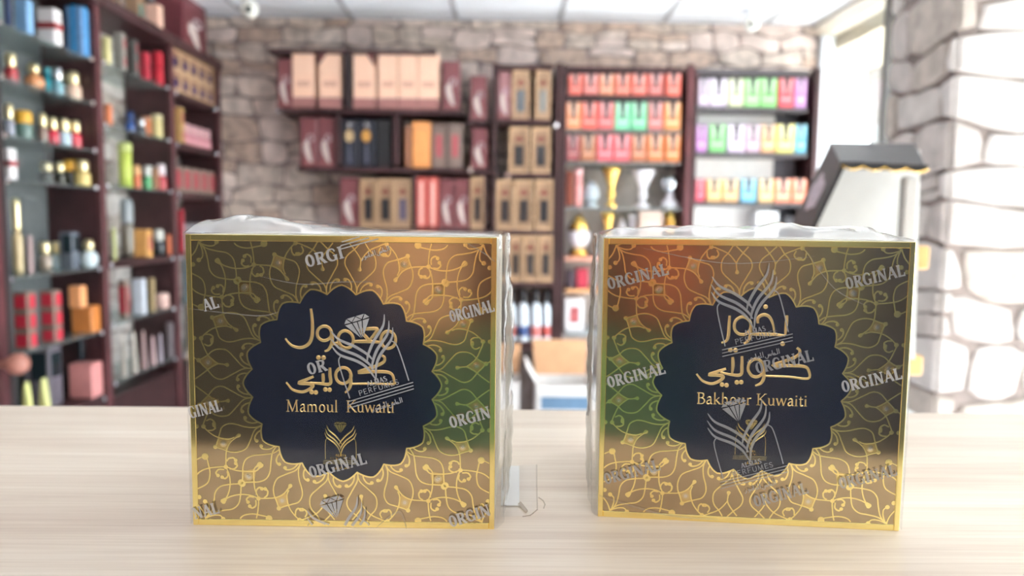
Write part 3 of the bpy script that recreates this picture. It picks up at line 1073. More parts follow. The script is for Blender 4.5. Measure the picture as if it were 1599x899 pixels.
ws = thing('wall_shelf', 'dark mahogany stepped wall shelf holding maroon and pink perfume cartons', 'shelf', (0, 0, 0))
board(ws, 418, 682, 77, 'top_board')
W1 = board(ws, 430, 726, 170)
W1b = board(ws, 727, 765, 187)
W2 = board(ws, 462, 776, 262)
W3 = board(ws, 522, 768, 356)
W3b = board(ws, 500, 768, 450)
upright(ws, 537, 548, 82, 166, BLACK_WOOD)  # black board in place of the shadowed gap between two pink cartons
upright(ws, 524, 531, 178, 258)
upright(ws, 613, 622, 178, 258)
upright(ws, 644, 649, 271, 352)
upright(ws, 756, 760, 271, 352)
tw = thing('tall_shelf', 'tall dark rack of gold cartons with spray bottles at the bottom', 'shelf', (0, 0, 0))
upright(tw, 865, 873, 98, 648)
upright(tw, 768, 773, 104, 540)
board(tw, 769, 864, 101, 'top_board')
T1 = board(tw, 774, 864, 186)
T2 = board(tw, 774, 864, 270)
T3 = board(tw, 774, 864, 359)
T4 = board(tw, 774, 864, 440)
T5 = board(tw, 774, 864, 533, th=.045)
for par, px, py in ((ws, 735, 266), (ws, 436, 174), (tw, 793, 274), (tw, 869, 196)):
    p = at_y(px, py, YS - .004)
    pin = MB().lathe([(.012, 0), (.018, .008), (.012, .02)], 12).build('shelf_pin', CHROME, par)
    pin.location, pin.rotation_euler = (p.x, YS, p.z), (R90, 0, 0)


def witem(kind, args, x0, x1, y0, zb, label, group=None, d=.13, y=YS + .015):
    pm = y0 + 30
    zb += .0008
    a, b = xy(x0, pm, y), xy(x1, pm, y)
    h = zy((x0 + x1) / 2, y0, y) - zb
    return item(kind, args, b - a - .002, d, h, ((a + b) / 2, y, zb), 0, label, group)


MRN = (120, 68, 72)
MRN2 = (150, 104, 108)
DKW = (52, 50, 52)
GRP_R, GRP_S, GRP_W = 'tall pink cartons on the wall shelf', 'maroon feather cartons on the wall shelves', 'gold window cartons on the dark rack'
for k, a, x0, x1, y0, z, lb, g in [
    ('swirl', (MRN,), 432, 455, 92, W1, 'maroon feather carton at the cabinet end of the upper wall shelf', GRP_S),
    ('rose', (0,), 456, 490, 82, W1, 'tall pink carton beside the maroon carton at the cabinet end', GRP_R),
    ('rose', (-1,), 497, 533, 82, W1, 'tall pink carton with brown corner, before the black shadow strip', GRP_R),
    ('rose', (1,), 551, 586, 83, W1, 'tall pink carton with brown corner, just after the black shadow strip', GRP_R),
    ('rose', (0,), 590, 621, 82, W1, 'tall pink carton, first of the three side by side', GRP_R),
    ('rose', (0,), 622, 652, 82, W1, 'tall pink carton, middle of the three side by side', GRP_R),
    ('rose', (0,), 653, 685, 82, W1, 'tall pink carton, last of the three side by side', GRP_R),
    ('swirl', (MRN,), 690, 718, 95, W1, 'maroon feather carton after the three tall pink cartons', GRP_S),
    ('swirl', (MRN,), 734, 760, 118, W1b, 'maroon feather carton standing alone on the short low shelf', GRP_S),
    ('swirl', (MRN,), 468, 495, 183, W2, 'maroon feather carton, first of the pair on the second wall shelf', GRP_S),
    ('swirl', (MRN,), 496, 523, 183, W2, 'maroon feather carton, second of the pair on the second wall shelf', GRP_S),
    ('circle', ((196, 168, 128),), 533, 558, 187, W2, 'black carton with pale gold medal', None),
    ('circle', ((204, 150, 78),), 559, 585, 187, W2, 'black carton with orange gold medal', None),
    ('plain', ((30, 30, 34),), 587, 611, 186, W2, 'plain black carton against the shelf divider', None),
    ('plain', ((160, 108, 82),), 632, 641, 196, W2, 'narrow brown carton beside the orange carton', None),
    ('plain', ((236, 160, 96),), 643, 672, 190, W2, 'bright orange carton on the second wall shelf', None),
    ('label', ((128, 108, 100),), 674, 697, 193, W2, 'taupe carton with rose label next to the orange carton', None),
    ('label', ((132, 114, 106),), 699, 722, 193, W2, 'taupe carton with rose label at the open end of second shelf', None),
    ('swirl', (MRN,), 736, 761, 200, W2, 'maroon feather carton beside the tall rack, second wall shelf', GRP_S),
    ('swirl', (MRN,), 530, 560, 277, W3, 'maroon feather carton at the cabinet end of the third wall shelf', GRP_S),
    ('window', (DKW,), 563, 587, 280, W3, 'gold window carton, first of three on the third wall shelf', None),
    ('window', (DKW,), 589, 615, 280, W3, 'gold window carton, second of three on the third wall shelf', None),
    ('window', ((104, 96, 112),), 616, 642, 280, W3, 'gold carton with violet-grey window on the third wall shelf', None),
    ('stripe', ((206, 96, 88),), 650, 666, 277, W3, 'red carton with pale stripe beside the divider', None),
    ('stripe', ((208, 98, 90),), 668, 684, 277, W3, 'red carton with pale stripe beside the maroon carton', None),
    ('swirl', (MRN,), 686, 709, 279, W3, 'maroon feather carton next to the red striped cartons', GRP_S),
    ('swirl', (MRN,), 710, 733, 279, W3, 'maroon feather carton next to a gold carton, third wall shelf', GRP_S),
    ('window', (DKW,), 735, 756, 277, W3, 'gold window carton at the rack end of the third wall shelf', None),
    ('swirl', (MRN2,), 777, 798, 111, T1, 'faded rose feather carton on the top shelf of the dark rack', None),
    ('window', ((96, 100, 106),), 800, 827, 110, T1, 'gold carton with grey window beside the faded rose carton', None),
    ('window', ((136, 134, 130),), 836, 860, 110, T1, 'gold carton with pale grey window on the rack top shelf by the post', None),
    ('window', (DKW,), 795, 826, 199, T2, 'gold window carton, first on the second shelf of the dark rack', GRP_W),
    ('window', (DKW,), 830, 859, 199, T2, 'gold window carton, second on the second shelf of the dark rack', GRP_W),
    ('window', (DKW,), 775, 802, 281, T3, 'gold window carton, first of three on the third rack shelf', GRP_W),
    ('window', (DKW,), 804, 832, 281, T3, 'gold window carton, middle of three on the third rack shelf', GRP_W),
    ('window', (DKW,), 836, 863, 281, T3, 'gold window carton, by the post on the third rack shelf', GRP_W),
    ('window', (DKW,), 776, 793, 368, T4, 'gold window carton half hidden by the film, fourth rack shelf', GRP_W),
    ('window', (DKW,), 795, 815, 368, T4, 'gold window carton second on the fourth rack shelf', GRP_W),
    ('window', (DKW,), 817, 839, 368, T4, 'gold window carton third on the fourth rack shelf', GRP_W),
    ('window', (DKW,), 841, 863, 368, T4, 'gold window carton by the post on the fourth rack shelf', GRP_W),
]:
    witem(k, a, x0, x1, y0, z, lb, g)
for i, (x0, x1, c) in enumerate(((791, 806, (206, 116, 110)), (808, 826, (60, 84, 140)), (828, 845, (206, 120, 116)), (847, 860, (196, 84, 78)))):
    witem('spray', (c,), x0, x1, 452, T5, f'white spray bottle with black cap, {ORD[i]} counting towards the red rack', 'white spray bottles on the rack')

# red rack of freshener cartons
rr = thing('red_rack', 'dark framed rack full of red and orange freshener cartons', 'shelf', (0, 0, 0))
upright(rr, 875, 881, 100, 640, DARK_WOOD)
upright(rr, 1067, 1076, 100, 640, RED_WOOD)
board(rr, 881, 1066, 104, 'top_board', th=.02)
R1 = board(rr, 881, 1066, 150, th=.018, mt=BLACK_WOOD)
RGL = film_mat('rack_glass', (0.78, 0.88, 0.84), 0.1, 0.25, 1.5)
R2 = board(rr, 881, 1066, 204, 'glass_shelf', .008, RGL)
R3 = board(rr, 881, 1066, 253, 'glass_shelf', .008, RGL)
R4 = board(rr, 881, 1066, 324, 'glass_shelf', .010, RGL)
R5 = board(rr, 881, 1066, 402, 'shelf_board', .02, mat('salmon_board', (206, 150, 130), .5))
R6 = board(rr, 881, 1066, 452, 'shelf_board', .02, mat('amber_board', (214, 160, 110), .5))
R7 = board(rr, 881, 1066, 518, 'shelf_board', .02, mat('grey_board', (150, 156, 160), .5))
upright_z = zy(970, 640)
MB().box(xy(881), xy(1066), YB - .022, YB - .018, zy(970, 560), zy(970, 258)).build('back_panel', mat('rack_back', (182, 174, 170), .6), rr)
ROWS = [
    (115, R1, 'top', [(888, 909, (226, 92, 78), 'coral red'), (911, 934, (206, 108, 100), 'dusty red'), (936, 959, (216, 128, 96), 'apricot'), (961, 984, (214, 104, 84), 'brick orange'), (986, 1010, (214, 98, 84), 'salmon red'), (1012, 1036, (186, 86, 80), 'dull red'), (1040, 1063, (226, 94, 76), 'vivid coral')]),
    (159, R2, 'second', [(884, 907, (222, 132, 86), 'orange'), (908, 933, (222, 84, 72), 'red'), (934, 959, (206, 88, 88), 'rose red'), (960, 984, (112, 196, 150), 'mint green'), (985, 1010, (104, 190, 140), 'jade green'), (1012, 1035, (192, 102, 98), 'faded red'), (1037, 1063, (214, 134, 74), 'amber orange')]),
    (210, R3, 'third', [(885, 905, (150, 62, 64), 'dark red'), (907, 930, (172, 100, 66), 'brown orange'), (932, 957, (220, 86, 96), 'pink red'), (958, 984, (222, 90, 98), 'rose pink'), (986, 1009, (180, 100, 66), 'rust'), (1011, 1036, (202, 108, 60), 'burnt orange'), (1039, 1062, (208, 112, 54), 'pumpkin orange')])]
for y0, z, nm, cols in ROWS:
    for x0, x1, c, cn in cols:
        witem('fresh', (c,), x0, x1, y0, z, f'{cn} freshener carton on the {nm} shelf of the red rack', 'freshener cartons in the red rack', d=.1)

# window-side rack
wr = thing('white_rack', 'black framed rack with white back holding pastel freshener cartons near the window', 'shelf', (0, 0, 0))
upright(wr, 1078, 1083, 106, 640, DARK_WOOD)
upright(wr, 1263, 1271, 106, 640, DARK_WOOD)
board(wr, 1089, 1263, 108, 'top_board', .03, mat('charcoal_board', (70, 66, 70), .5, vary=.1))
CH = mat('charcoal_board', (70, 66, 70), .5, vary=.1)
Q1 = board(wr, 1083, 1263, 168, mt=CH, th=.018)
Q2 = board(wr, 1083, 1263, 239, mt=CH, th=.018)
Q3 = board(wr, 1083, 1263, 317, mt=CH, th=.018)
Q4 = board(wr, 1083, 1263, 395, mt=CH, th=.018)
MB().box(xy(1085), xy(1226), YS + .15, YS + .156, zy(1170, 600), zy(1170, 112)).build('back_panel', mat('rack_white', (250, 248, 246), .6, vary=.03), wr)
MB().box(xy(1226), xy(1261), YS + .15, YS + .156, zy(1170, 600), zy(1170, 112)).build('grey_back_panel', mat('rack_grey', (92, 90, 98), .6, vary=.05), wr)
ROWS = [
    (122, Q1, 'top', [(1091, 1107, (214, 196, 222), 'pale lilac'), (1109, 1135, (222, 206, 230), 'lavender white'), (1138, 1161, (214, 224, 178), 'pale lime'), (1163, 1187, (134, 208, 122), 'leaf green'), (1188, 1213, (124, 206, 112), 'bright green'), (1216, 1240, (224, 72, 84), 'cherry red'), (1242, 1259, (200, 140, 206), 'orchid')]),
    (194, Q2, 'second', [(1087, 1104, (188, 122, 196), 'purple'), (1107, 1133, (110, 196, 106), 'grass green'), (1136, 1163, (214, 194, 224), 'light lilac'), (1165, 1187, (190, 156, 176), 'mauve'), (1189, 1211, (222, 162, 106), 'toffee'), (1213, 1240, (232, 222, 112), 'lemon yellow'), (1242, 1259, (92, 178, 208), 'sky blue')]),
    (279, Q3, 'third', [(1086, 1100, (216, 62, 88), 'raspberry'), (1103, 1127, (212, 160, 94), 'caramel'), (1128, 1153, (206, 156, 98), 'tan'), (1156, 1181, (78, 160, 196), 'ocean blue'), (1184, 1208, (212, 168, 106), 'sand'), (1210, 1235, (234, 132, 96), 'peach orange'), (1237, 1259, (236, 126, 90), 'tangerine')])]
for y0, z, nm, cols in ROWS:
    for x0, x1, c, cn in cols:
        witem('fresh', (c,), x0, x1, y0, z, f'{cn} freshener carton on the {nm} shelf of the white-backed rack', 'freshener cartons in the white-backed rack', d=.1)
witem('plain', ((52, 50, 56),), 1224, 1260, 338, Q4, 'black box on the fourth shelf of the white-backed rack')
witem('plain', ((232, 232, 236),), 1180, 1215, 330, Q4, 'white box on the fourth shelf of the white-backed rack')


# ornaments in the red rack
def ornament(kind, px0, px1, py0, zb, label, mt1, mt2=None, cat='ornament', y=YS + .1):
    a, b = xy(px0, py0, y), xy(px1, py0, y)
    zb += .0008
    R, h = (b - a) / 2, zy((px0 + px1) / 2, py0, y) - zb
    t = thing(kind, label, cat, ((a + b) / 2, y, zb))
    mt2 = mt2 or mt1
    if kind == 'flared_vase':
        MB().lathe([(R * .55, 0), (R * .6, h * .06), (R * .2, h * .16), (R * .3, h * .26), (R * .45, h * .34), (R * .26, h * .42), (R * .4, h * .6), (R * .75, h * .85), (R, h), (R * .9, h), (R * .6, h * .8)], 18).build('vase_body', mt1, t, True)
        MB().lathe([(R * .62, 0), (R * .62, h * .05)], 18).build('foot_ring', mt2, t)
    elif kind == 'incense_burner':
        MB().lathe([(R * .8, 0), (R * .85, h * .1), (R * .5, h * .2)], 16).build('base', mt2, t, True)
        MB().lathe([(R * .5, h * .19), (R * .9, h * .34), (R, h * .5), (R * .95, h * .6)], 16).build('bowl', mt1, t, True)
        MB().lathe([(R * .95, h * .6), (R * .8, h * .76), (R * .4, h * .9), (R * .1, h)], 16).build('lid', mt2, t, True)
    elif kind == 'domed_burner':
        MB().lathe([(R * .8, 0), (R * .8, h * .2), (R * .4, h * .3), (R * .35, h * .5)], 16).build('base', mt2, t, True)
        MB().lathe([(R * .4, h * .49), (R * .85, h * .58), (R, h * .74), (R * .8, h * .92), (R * .3, h)], 16).build('dome', mt1, t, True)
    return t


GOLDM = mat('gold_metal', (240, 196, 110), .25, 1.0, vary=.08)
PALEM = mat('pale_ceramic', (236, 232, 240), .25, vary=.04)
GREYC = mat('grey_ceramic', (176, 186, 196), .3, vary=.06)
SILV = mat('silver_metal', (226, 230, 236), .2, 1.0, vary=.04)
witem('plain', ((118, 58, 44),), 884, 896, 266, R4, 'small russet box in the ornament row of the red rack')
witem('tube', ((232, 160, 160),), 897, 909, 262, R4, 'pink tube beside the russet box', y=YS + .06, d=.045)
ornament('incense_burner', 910, 936, 282, R4, 'grey-white lidded incense burner beside the gold vase', GREYC, GREYC)
ornament('flared_vase', 938, 972, 262, R4, 'gold flared vase on the ornament shelf', GOLDM)
ornament('flared_vase', 984, 1024, 266, R4, 'white flared vase on the ornament shelf', PALEM)
ornament('domed_burner', 1032, 1062, 274, R4, 'silver domed burner at the end of the ornament shelf', SILV, PALEM)
ornament('incense_burner', 886, 922, 334, R5, 'large gold and white incense burner on the salmon board', PALEM, GOLDM)
ornament('flared_vase', 938, 962, 332, R5, 'slender gold vase on the salmon board', GOLDM)
ornament('incense_burner', 965, 978, 340, R5, 'small white lidded cup next to the slender gold vase', PALEM, PALEM)
ornament('flared_vase', 980, 996, 334, R5, 'small white vase behind the wrapped box', PALEM)
witem('plain', ((196, 172, 160),), 998, 1034, 330, R5, 'beige box on the salmon board')
ornament('domed_burner', 1038, 1058, 330, R5, 'small gold domed burner beside the rack post', GOLDM)
witem('plain', ((70, 56, 66),), 884, 898, 422, R6, 'dark plum box on the amber board')
witem('plain', ((176, 52, 72),), 900, 918, 420, R6, 'crimson box on the amber board')
witem('label', ((234, 232, 236),), 882, 912, 466, R7, 'white carton with small rose label on the grey board')
MB_ = ornament('domed_burner', 883, 896, 536, zy(888, 600), 'gold ball-topped burner low beside the cardboard box', GOLDM, y=YS + .08)
t = thing('low_cabinet', 'low white cabinet beneath the racks on the stone wall', 'cabinet', (0, 0, 0))
zl = zy(888, 600)
MB().cbox(xy(888, 600), xy(1055, 600), YS - .02, YB - .04, 0.06, zl, .004).build('cabinet_body', mat('grey_white_laminate', (214, 212, 212), .5, vary=.03), t)
MB().box(xy(888, 600), xy(1053, 600), YS, YB - .05, 0, .06).build('plinth', BLACK_WOOD, t)
for a, b in ((888, 970), (974, 1053)):
    d = MB().cbox(xy(a, 600), xy(b, 600), YS - .036, YS - .02, 0.08, zl - .01, .003).build('door', mat('grey_white_laminate', (214, 212, 212), .5, vary=.03), t)

# cardboard cartons on the floor between the two gold boxes
CARD = mat('cardboard', (206, 160, 122), .8, vary=.1, scale=12)
CWHITE = mat('white_carton_board', (236, 232, 230), .6, vary=.04)


def open_carton(label, px0, px1, py_top, py_flap, y, depth, band):
    a, b = xy(px0, py_top, y), xy(px1, py_top, y)
    zt, zf = zy(px0, py_top, y), zy(px0, py_flap, y)
    t = thing('open_carton', label, 'box', ((a + b) / 2, y, 0))
    w = b - a
    m = MB()
    m.box(-w / 2, w / 2, 0, .006, 0, zt).box(-w / 2, w / 2, depth - .006, depth, 0, zt).box(-w / 2, -w / 2 + .006, .006, depth - .006, 0, zt).box(w / 2 - .006, w / 2, .006, depth - .006, 0, zt).box(-w / 2, w / 2, 0, depth, 0, .006)
    m.build('carton_body', CWHITE, t)
    MB().hexa([(-w / 2 + .004, depth - .006, zt), (w / 2 - .004, depth - .006, zt), (w / 2 - .004, depth, zt), (-w / 2 + .004, depth, zt)],
              [(-w / 2 - .01, depth + .045, zf), (w / 2 + .01, depth + .045, zf), (w / 2 + .01, depth + .051, zf), (-w / 2 - .01, depth + .051, zf)]).build('flap', CARD, t)
    MB().hexa([(-w / 2, 0.01, zt), (-w / 2 + .006, 0.01, zt), (-w / 2 + .006, depth - .01, zt), (-w / 2, depth - .01, zt)],
              [(-w / 2 - .05, -.0, zt + .09), (-w / 2 - .044, -.0, zt + .09), (-w / 2 - .044, depth, zt + .09), (-w / 2 - .05, depth, zt + .09)]).build('flap', CWHITE, t)
    if band:
        MB().box(-w * .42, w * .45, -.002, 0, zt - .11, zt - .05).build('blue_panel', mat('blue_print', (96, 128, 158), .5, vary=.1), t)
    return t


open_carton('open white carton with raised brown cardboard flap, on the floor between the gold boxes', 838, 925, 602, 546, 3.30, .26, True)
open_carton('open white carton with brown flap beside the wrapped gold box, on the floor', 768, 812, 596, 550, 3.34, .2, False)

# ------------------------------------------------------------------ black and white display stand beyond the counter
YD0, YD1 = 1.05, 1.27
ds = thing('display_stand', 'white display stand with black scalloped awning and black printed side', 'display stand', (0, 0, 0))
SW = mat('stand_white', (242, 244, 244), .45, vary=.02)
SB = mat('stand_black', (50, 50, 54), .5, vary=.2, scale=60)
rb0, rb1 = at_y(1297, 222, YD1), at_y(1428, 224, YD1)
rf0, rf1 = at_y(1313, 256, YD0), at_y(1447, 262, YD0)
zb_ = zy(1300, 620, 1.15)
th = Vector((0, 0, .006))
MB().hexa([rf0 - th, rf1 - th, rb1 - th, rb0 - th], [rf0, rf1, rb1, rb0]).build('awning', SB, ds)
# scalloped valance with gold edge
val = thing_v = MB()
gold_e = MB()
N = 4
for i in range(N):
    a, b = rf0.lerp(rf1, i / N), rf0.lerp(rf1, (i + 1) / N)
    pts = [(a.x + (b.x - a.x) * k / 8, a.z - .002 + (b.z - a.z) * k / 8 - .005 * math.sin(math.pi * k / 8)) for k in range(9)]
    n0 = len(val.v)
    for x, z in pts:
        val.v += [(x, rf0.y - .004, a.z + .003), (x, rf0.y - .004, z), (x, rf0.y, z), (x, rf0.y, a.z + .003)]
    for k in range(8):
        q = n0 + 4 * k
        for s in range(4):
            val.f.append((q + s, q + (s + 1) % 4, q + 4 + (s + 1) % 4, q + 4 + s))
    gold_e.ribbon(pts, .0022, rf0.y - .004, .0012)
vo = flip_fix(val.build('valance', SB, ds))
gold_e.build('gold_edge', GOLDM, vo)
# black side leaning outward, white inner back, white side
lf0, lb0 = at_y(1258, 372, YD0), at_y(1226, 372, YD1)
side = MB().hexa([lf0, lf0 + Vector((.008, 0, 0)), lb0 + Vector((.008, 0, 0)), lb0], [rf0, rf0 + Vector((.008, 0, 0)), rb0 + Vector((.008, 0, 0)), rb0]).build('side_panel', SB, ds)
flip_fix(side)
# printed label on the black side: pale flower-shaped patch set on the panel plane


def on_side(s, t_):
    top = rf0.lerp(rb0, s)
    bot = lf0.lerp(lb0, s)
    return top.lerp(bot, t_)


pl = MB()
nrm = (rb0 - rf0).cross(lf0 - rf0).normalized()
if nrm.x > 0:
    nrm = -nrm
c0 = [on_side(.5 + .28 * math.cos(a) * (1 + .12 * math.cos(5 * a)), .47 + .2 * math.sin(a) * (1 + .12 * math.cos(5 * a))) for a in [2 * math.pi * k / 20 for k in range(20)]]
n0 = len(pl.v)
pl.v += [tuple(p + nrm * .0015) for p in c0] + [tuple(p) for p in c0]
pl.f.append(tuple(range(20)))
for k in range(20):
    pl.f.append((k, 20 + k, 20 + (k + 1) % 20, (k + 1) % 20))
flip_fix(pl.build('printed_patch', mat('patch_mauve', (190, 178, 190), .5, vary=.3, scale=90), side))
ib0, ib1 = rb0 + Vector((.010, -.012, -.012)), rb1 + Vector((.004, -.012, -.012))
zbm = zy(1300, 560, YD1)
lo0, lo1 = at_y(1180, 560, YD1), at_y(1428, 560, YD1)
flip_fix(MB().hexa([lo0, lo1, lo1 + Vector((0, .008, 0)), lo0 + Vector((0, .008, 0))], [ib0, ib1, ib1 + Vector((0, .008, 0)), ib0 + Vector((0, .008, 0))]).build('back_panel', SW, ds))
xr = rf1.x
MB().cbox(xr - .026, xr - .006, YD0 + .004, YD0 + .022, zb_ + .0005, rf1.z - .012, .002).build('upright', SW, ds)
MB().cbox(lf0.x - .02, xr + .01, YD0 - .02, YD1 + .03, zb_ - .02, zb_, .003).build('tray', SW, ds)
flip_fix(MB().hexa([(lb0.x - .02, YD0 + .02, zb_), (lb0.x + .0, YD0 + .02, zb_), (lb0.x + .0, YD1, zb_), (lb0.x - .02, YD1, zb_)], [lf0 + Vector((0, .02, 0)), lf0 + Vector((.02, .02, 0)), lb0 + Vector((.02, 0, 0)), lb0]).build('leg', SB, ds))
pd = thing('stand_cupboard', 'white cupboard carrying the display stand beyond the counter', 'cabinet', (0, 0, 0))
MB().cbox(lf0.x - .05, xr + .02, YD0 - .05, YD1 + .06, .08, zb_ - .0205, .004).build('cupboard_body', SW, pd)
MB().box(lf0.x - .03, xr, YD0 - .02, YD1 + .03, 0, .08).build('plinth', BLACK_WOOD, pd)
wk = thing('wooden_rack', 'narrow wooden rack between the display stand and stone pillar', 'rack', (0, 0, 0))
a, b = at_y(1425, 400, 1.42), at_y(1452, 400, 1.42)
for py0, py1 in ((384, 420), (556, 586)):
    MB().cbox(a.x, b.x, 1.42, 1.5, zy(1430, py1, 1.42), zy(1430, py0, 1.42), .003).build('board', mat('amber_pine', (214, 168, 106), .5, vary=.15), wk)
MB().cbox(a.x, b.x - .014, 1.505, 1.52, 0, zy(1430, 374, 1.42), .003).build('back_board', mat('rack_paint', (226, 230, 232), .6), wk)


# ------------------------------------------------------------------ ceiling cameras
def dome_cam(px, py, label, r, y):

    p = at_y(px, py, y)
    t = thing('security_camera', label, 'camera', (p.x, p.y, ZC))
    h = ZC - p.z
    MB().lathe([(r * 1.25, -.016), (r * 1.25, -.001)], 20).build('mount_plate', WHITE_PAINT, t)
    MB().lathe([(r * .32, -h + r * .6), (r * .32, -.015)], 12).build('stem', WHITE_PAINT, t)
    prof = [(r * math.sin(math.pi * k / 12), -r * math.cos(math.pi * k / 12)) for k in range(1, 12)]
    b = MB().lathe(prof, 20).build('camera_ball', mat('camera_white', (240, 240, 232), .35, vary=.02), t, True)
    b.location = (0, 0, -h)
    d = (Vector((0, -.4, CAM_Z - .2)) - p).normalized()
    ln = MB().lathe([(r * .36, 0), (r * .36, r * .10), (r * .28, r * .12)], 14).build('lens', mat('lens_black', (22, 28, 28), .15), b)
    ln.location = d * r * .94
    ln.rotation_euler = d.to_track_quat('Z', 'Y').to_euler()


dome_cam(389, 14, 'white ball security camera on the ceiling at the cabinet side', .042, 3.6)
dome_cam(1174, 38, 'white ball security camera on the ceiling near the window', .038, 3.92)

# traced in millimetres of the box face, relative to the medallion centre (one eighth of the ornament; the rest is mirrored)
PATTERN = {"curves":[[[31.7,5.2],[35.1,5.1],[39.2,3.0],[42.7,1.3],[45.5,2.0],[47.8,4.6],[49.6,6.4],[50.9,8.0]],[[31.7,5.2],[35.1,5.9],[37.9,8.8],[40.7,11.6],[43.6,12.1],[45.9,11.4],[47.6,9.9],[49.5,8.7],[50.9,8.0]],[[41.1,6.5],[44.0,6.8],[46.0,5.9],[47.8,4.6],[50.1,2.8],[53.4,0.5]],[[44.0,6.8],[46.0,8.3],[47.6,10.0],[48.9,12.8],[49.7,15.8],[46.9,18.6],[44.1,19.9],[40.8,20.3],[38.8,19.6]],[[50.9,8.0],[52.3,8.8],[53.5,10.3]],[[28.7,15.1],[31.4,16.0],[34.9,15.8],[38.3,14.9],[40.9,14.8],[43.2,16.1],[44.1,18.6],[44.9,21.3],[45.7,23.3]],[[28.7,15.1],[31.4,16.9],[33.0,20.5],[34.6,23.6],[37.5,25.0],[40.4,25.0],[43.0,24.1],[45.7,23.3]],[[37.3,19.2],[39.6,20.8],[41.0,22.6],[41.8,25.0],[42.0,28.0],[42.1,30.6]],[[53.2,34.5],[51.8,32.8],[49.5,31.5],[46.0,30.8],[42.1,30.6],[39.0,31.7],[35.8,32.1],[31.5,32.0],[29.8,30.5]],[[42.1,30.6],[41.0,33.4],[40.7,37.0],[41.5,40.6],[43.1,43.4]],[[22.4,23.5],[24.9,25.2],[28.3,25.8],[32.3,26.3],[34.8,27.7],[35.9,30.2],[36.1,33.2],[36.3,36.7]],[[36.3,36.7],[40.6,37.0],[44.1,37.8],[46.1,40.0],[46.7,43.3],[47.6,47.0],[49.7,50.1]],[[53.3,28.4],[49.5,26.9],[48.3,30.1],[47.9,33.4],[49.0,36.8],[53.1,39.1]],[[49.7,50.1],[50.9,46.9],[53.0,44.2]],[[49.7,50.1],[48.6,47.0],[48.6,44.6],[49.9,43.5]]],"curls":[[[48.8,13.9],[47.3,13.2],[46.1,13.9],[46.0,14.8]],[[48.2,17.3],[46.6,17.2],[45.6,16.4],[46.0,15.4]],[[41.7,28.6],[41.0,27.5],[39.4,27.2],[38.5,28.1]],[[40.8,31.3],[39.0,31.2],[38.0,30.1],[38.5,29.3]],[[42.7,31.6],[44.7,31.6],[45.7,32.9],[45.0,33.8]],[[41.7,32.2],[41.5,33.9],[42.5,34.9],[43.5,34.4]]],"balls":[[49.8,15.9,0.2],[45.7,23.3,0.2],[42.1,30.6,0.2],[36.3,36.7,0.3],[49.5,26.9,0.3],[50.9,8.0,0.2],[52.3,15.9,0.2],[49.9,43.5,0.2],[52.0,41.9,0.2]],"buds":[[[42.0,6.6],[40.1,6.4]],[[38.5,19.8],[36.6,18.6]],[[30.6,31.3],[28.7,29.3]],[[42.1,42.6],[43.8,44.1]]],"dia":[[[47.8,4.6],[43.8,6.7],[47.6,10.0],[50.9,8.0]],[[44.1,19.9],[39.6,20.8],[41.9,24.3],[45.7,23.3]],[[35.8,32.1],[31.2,31.9],[32.1,36.1],[36.3,36.7]]]}
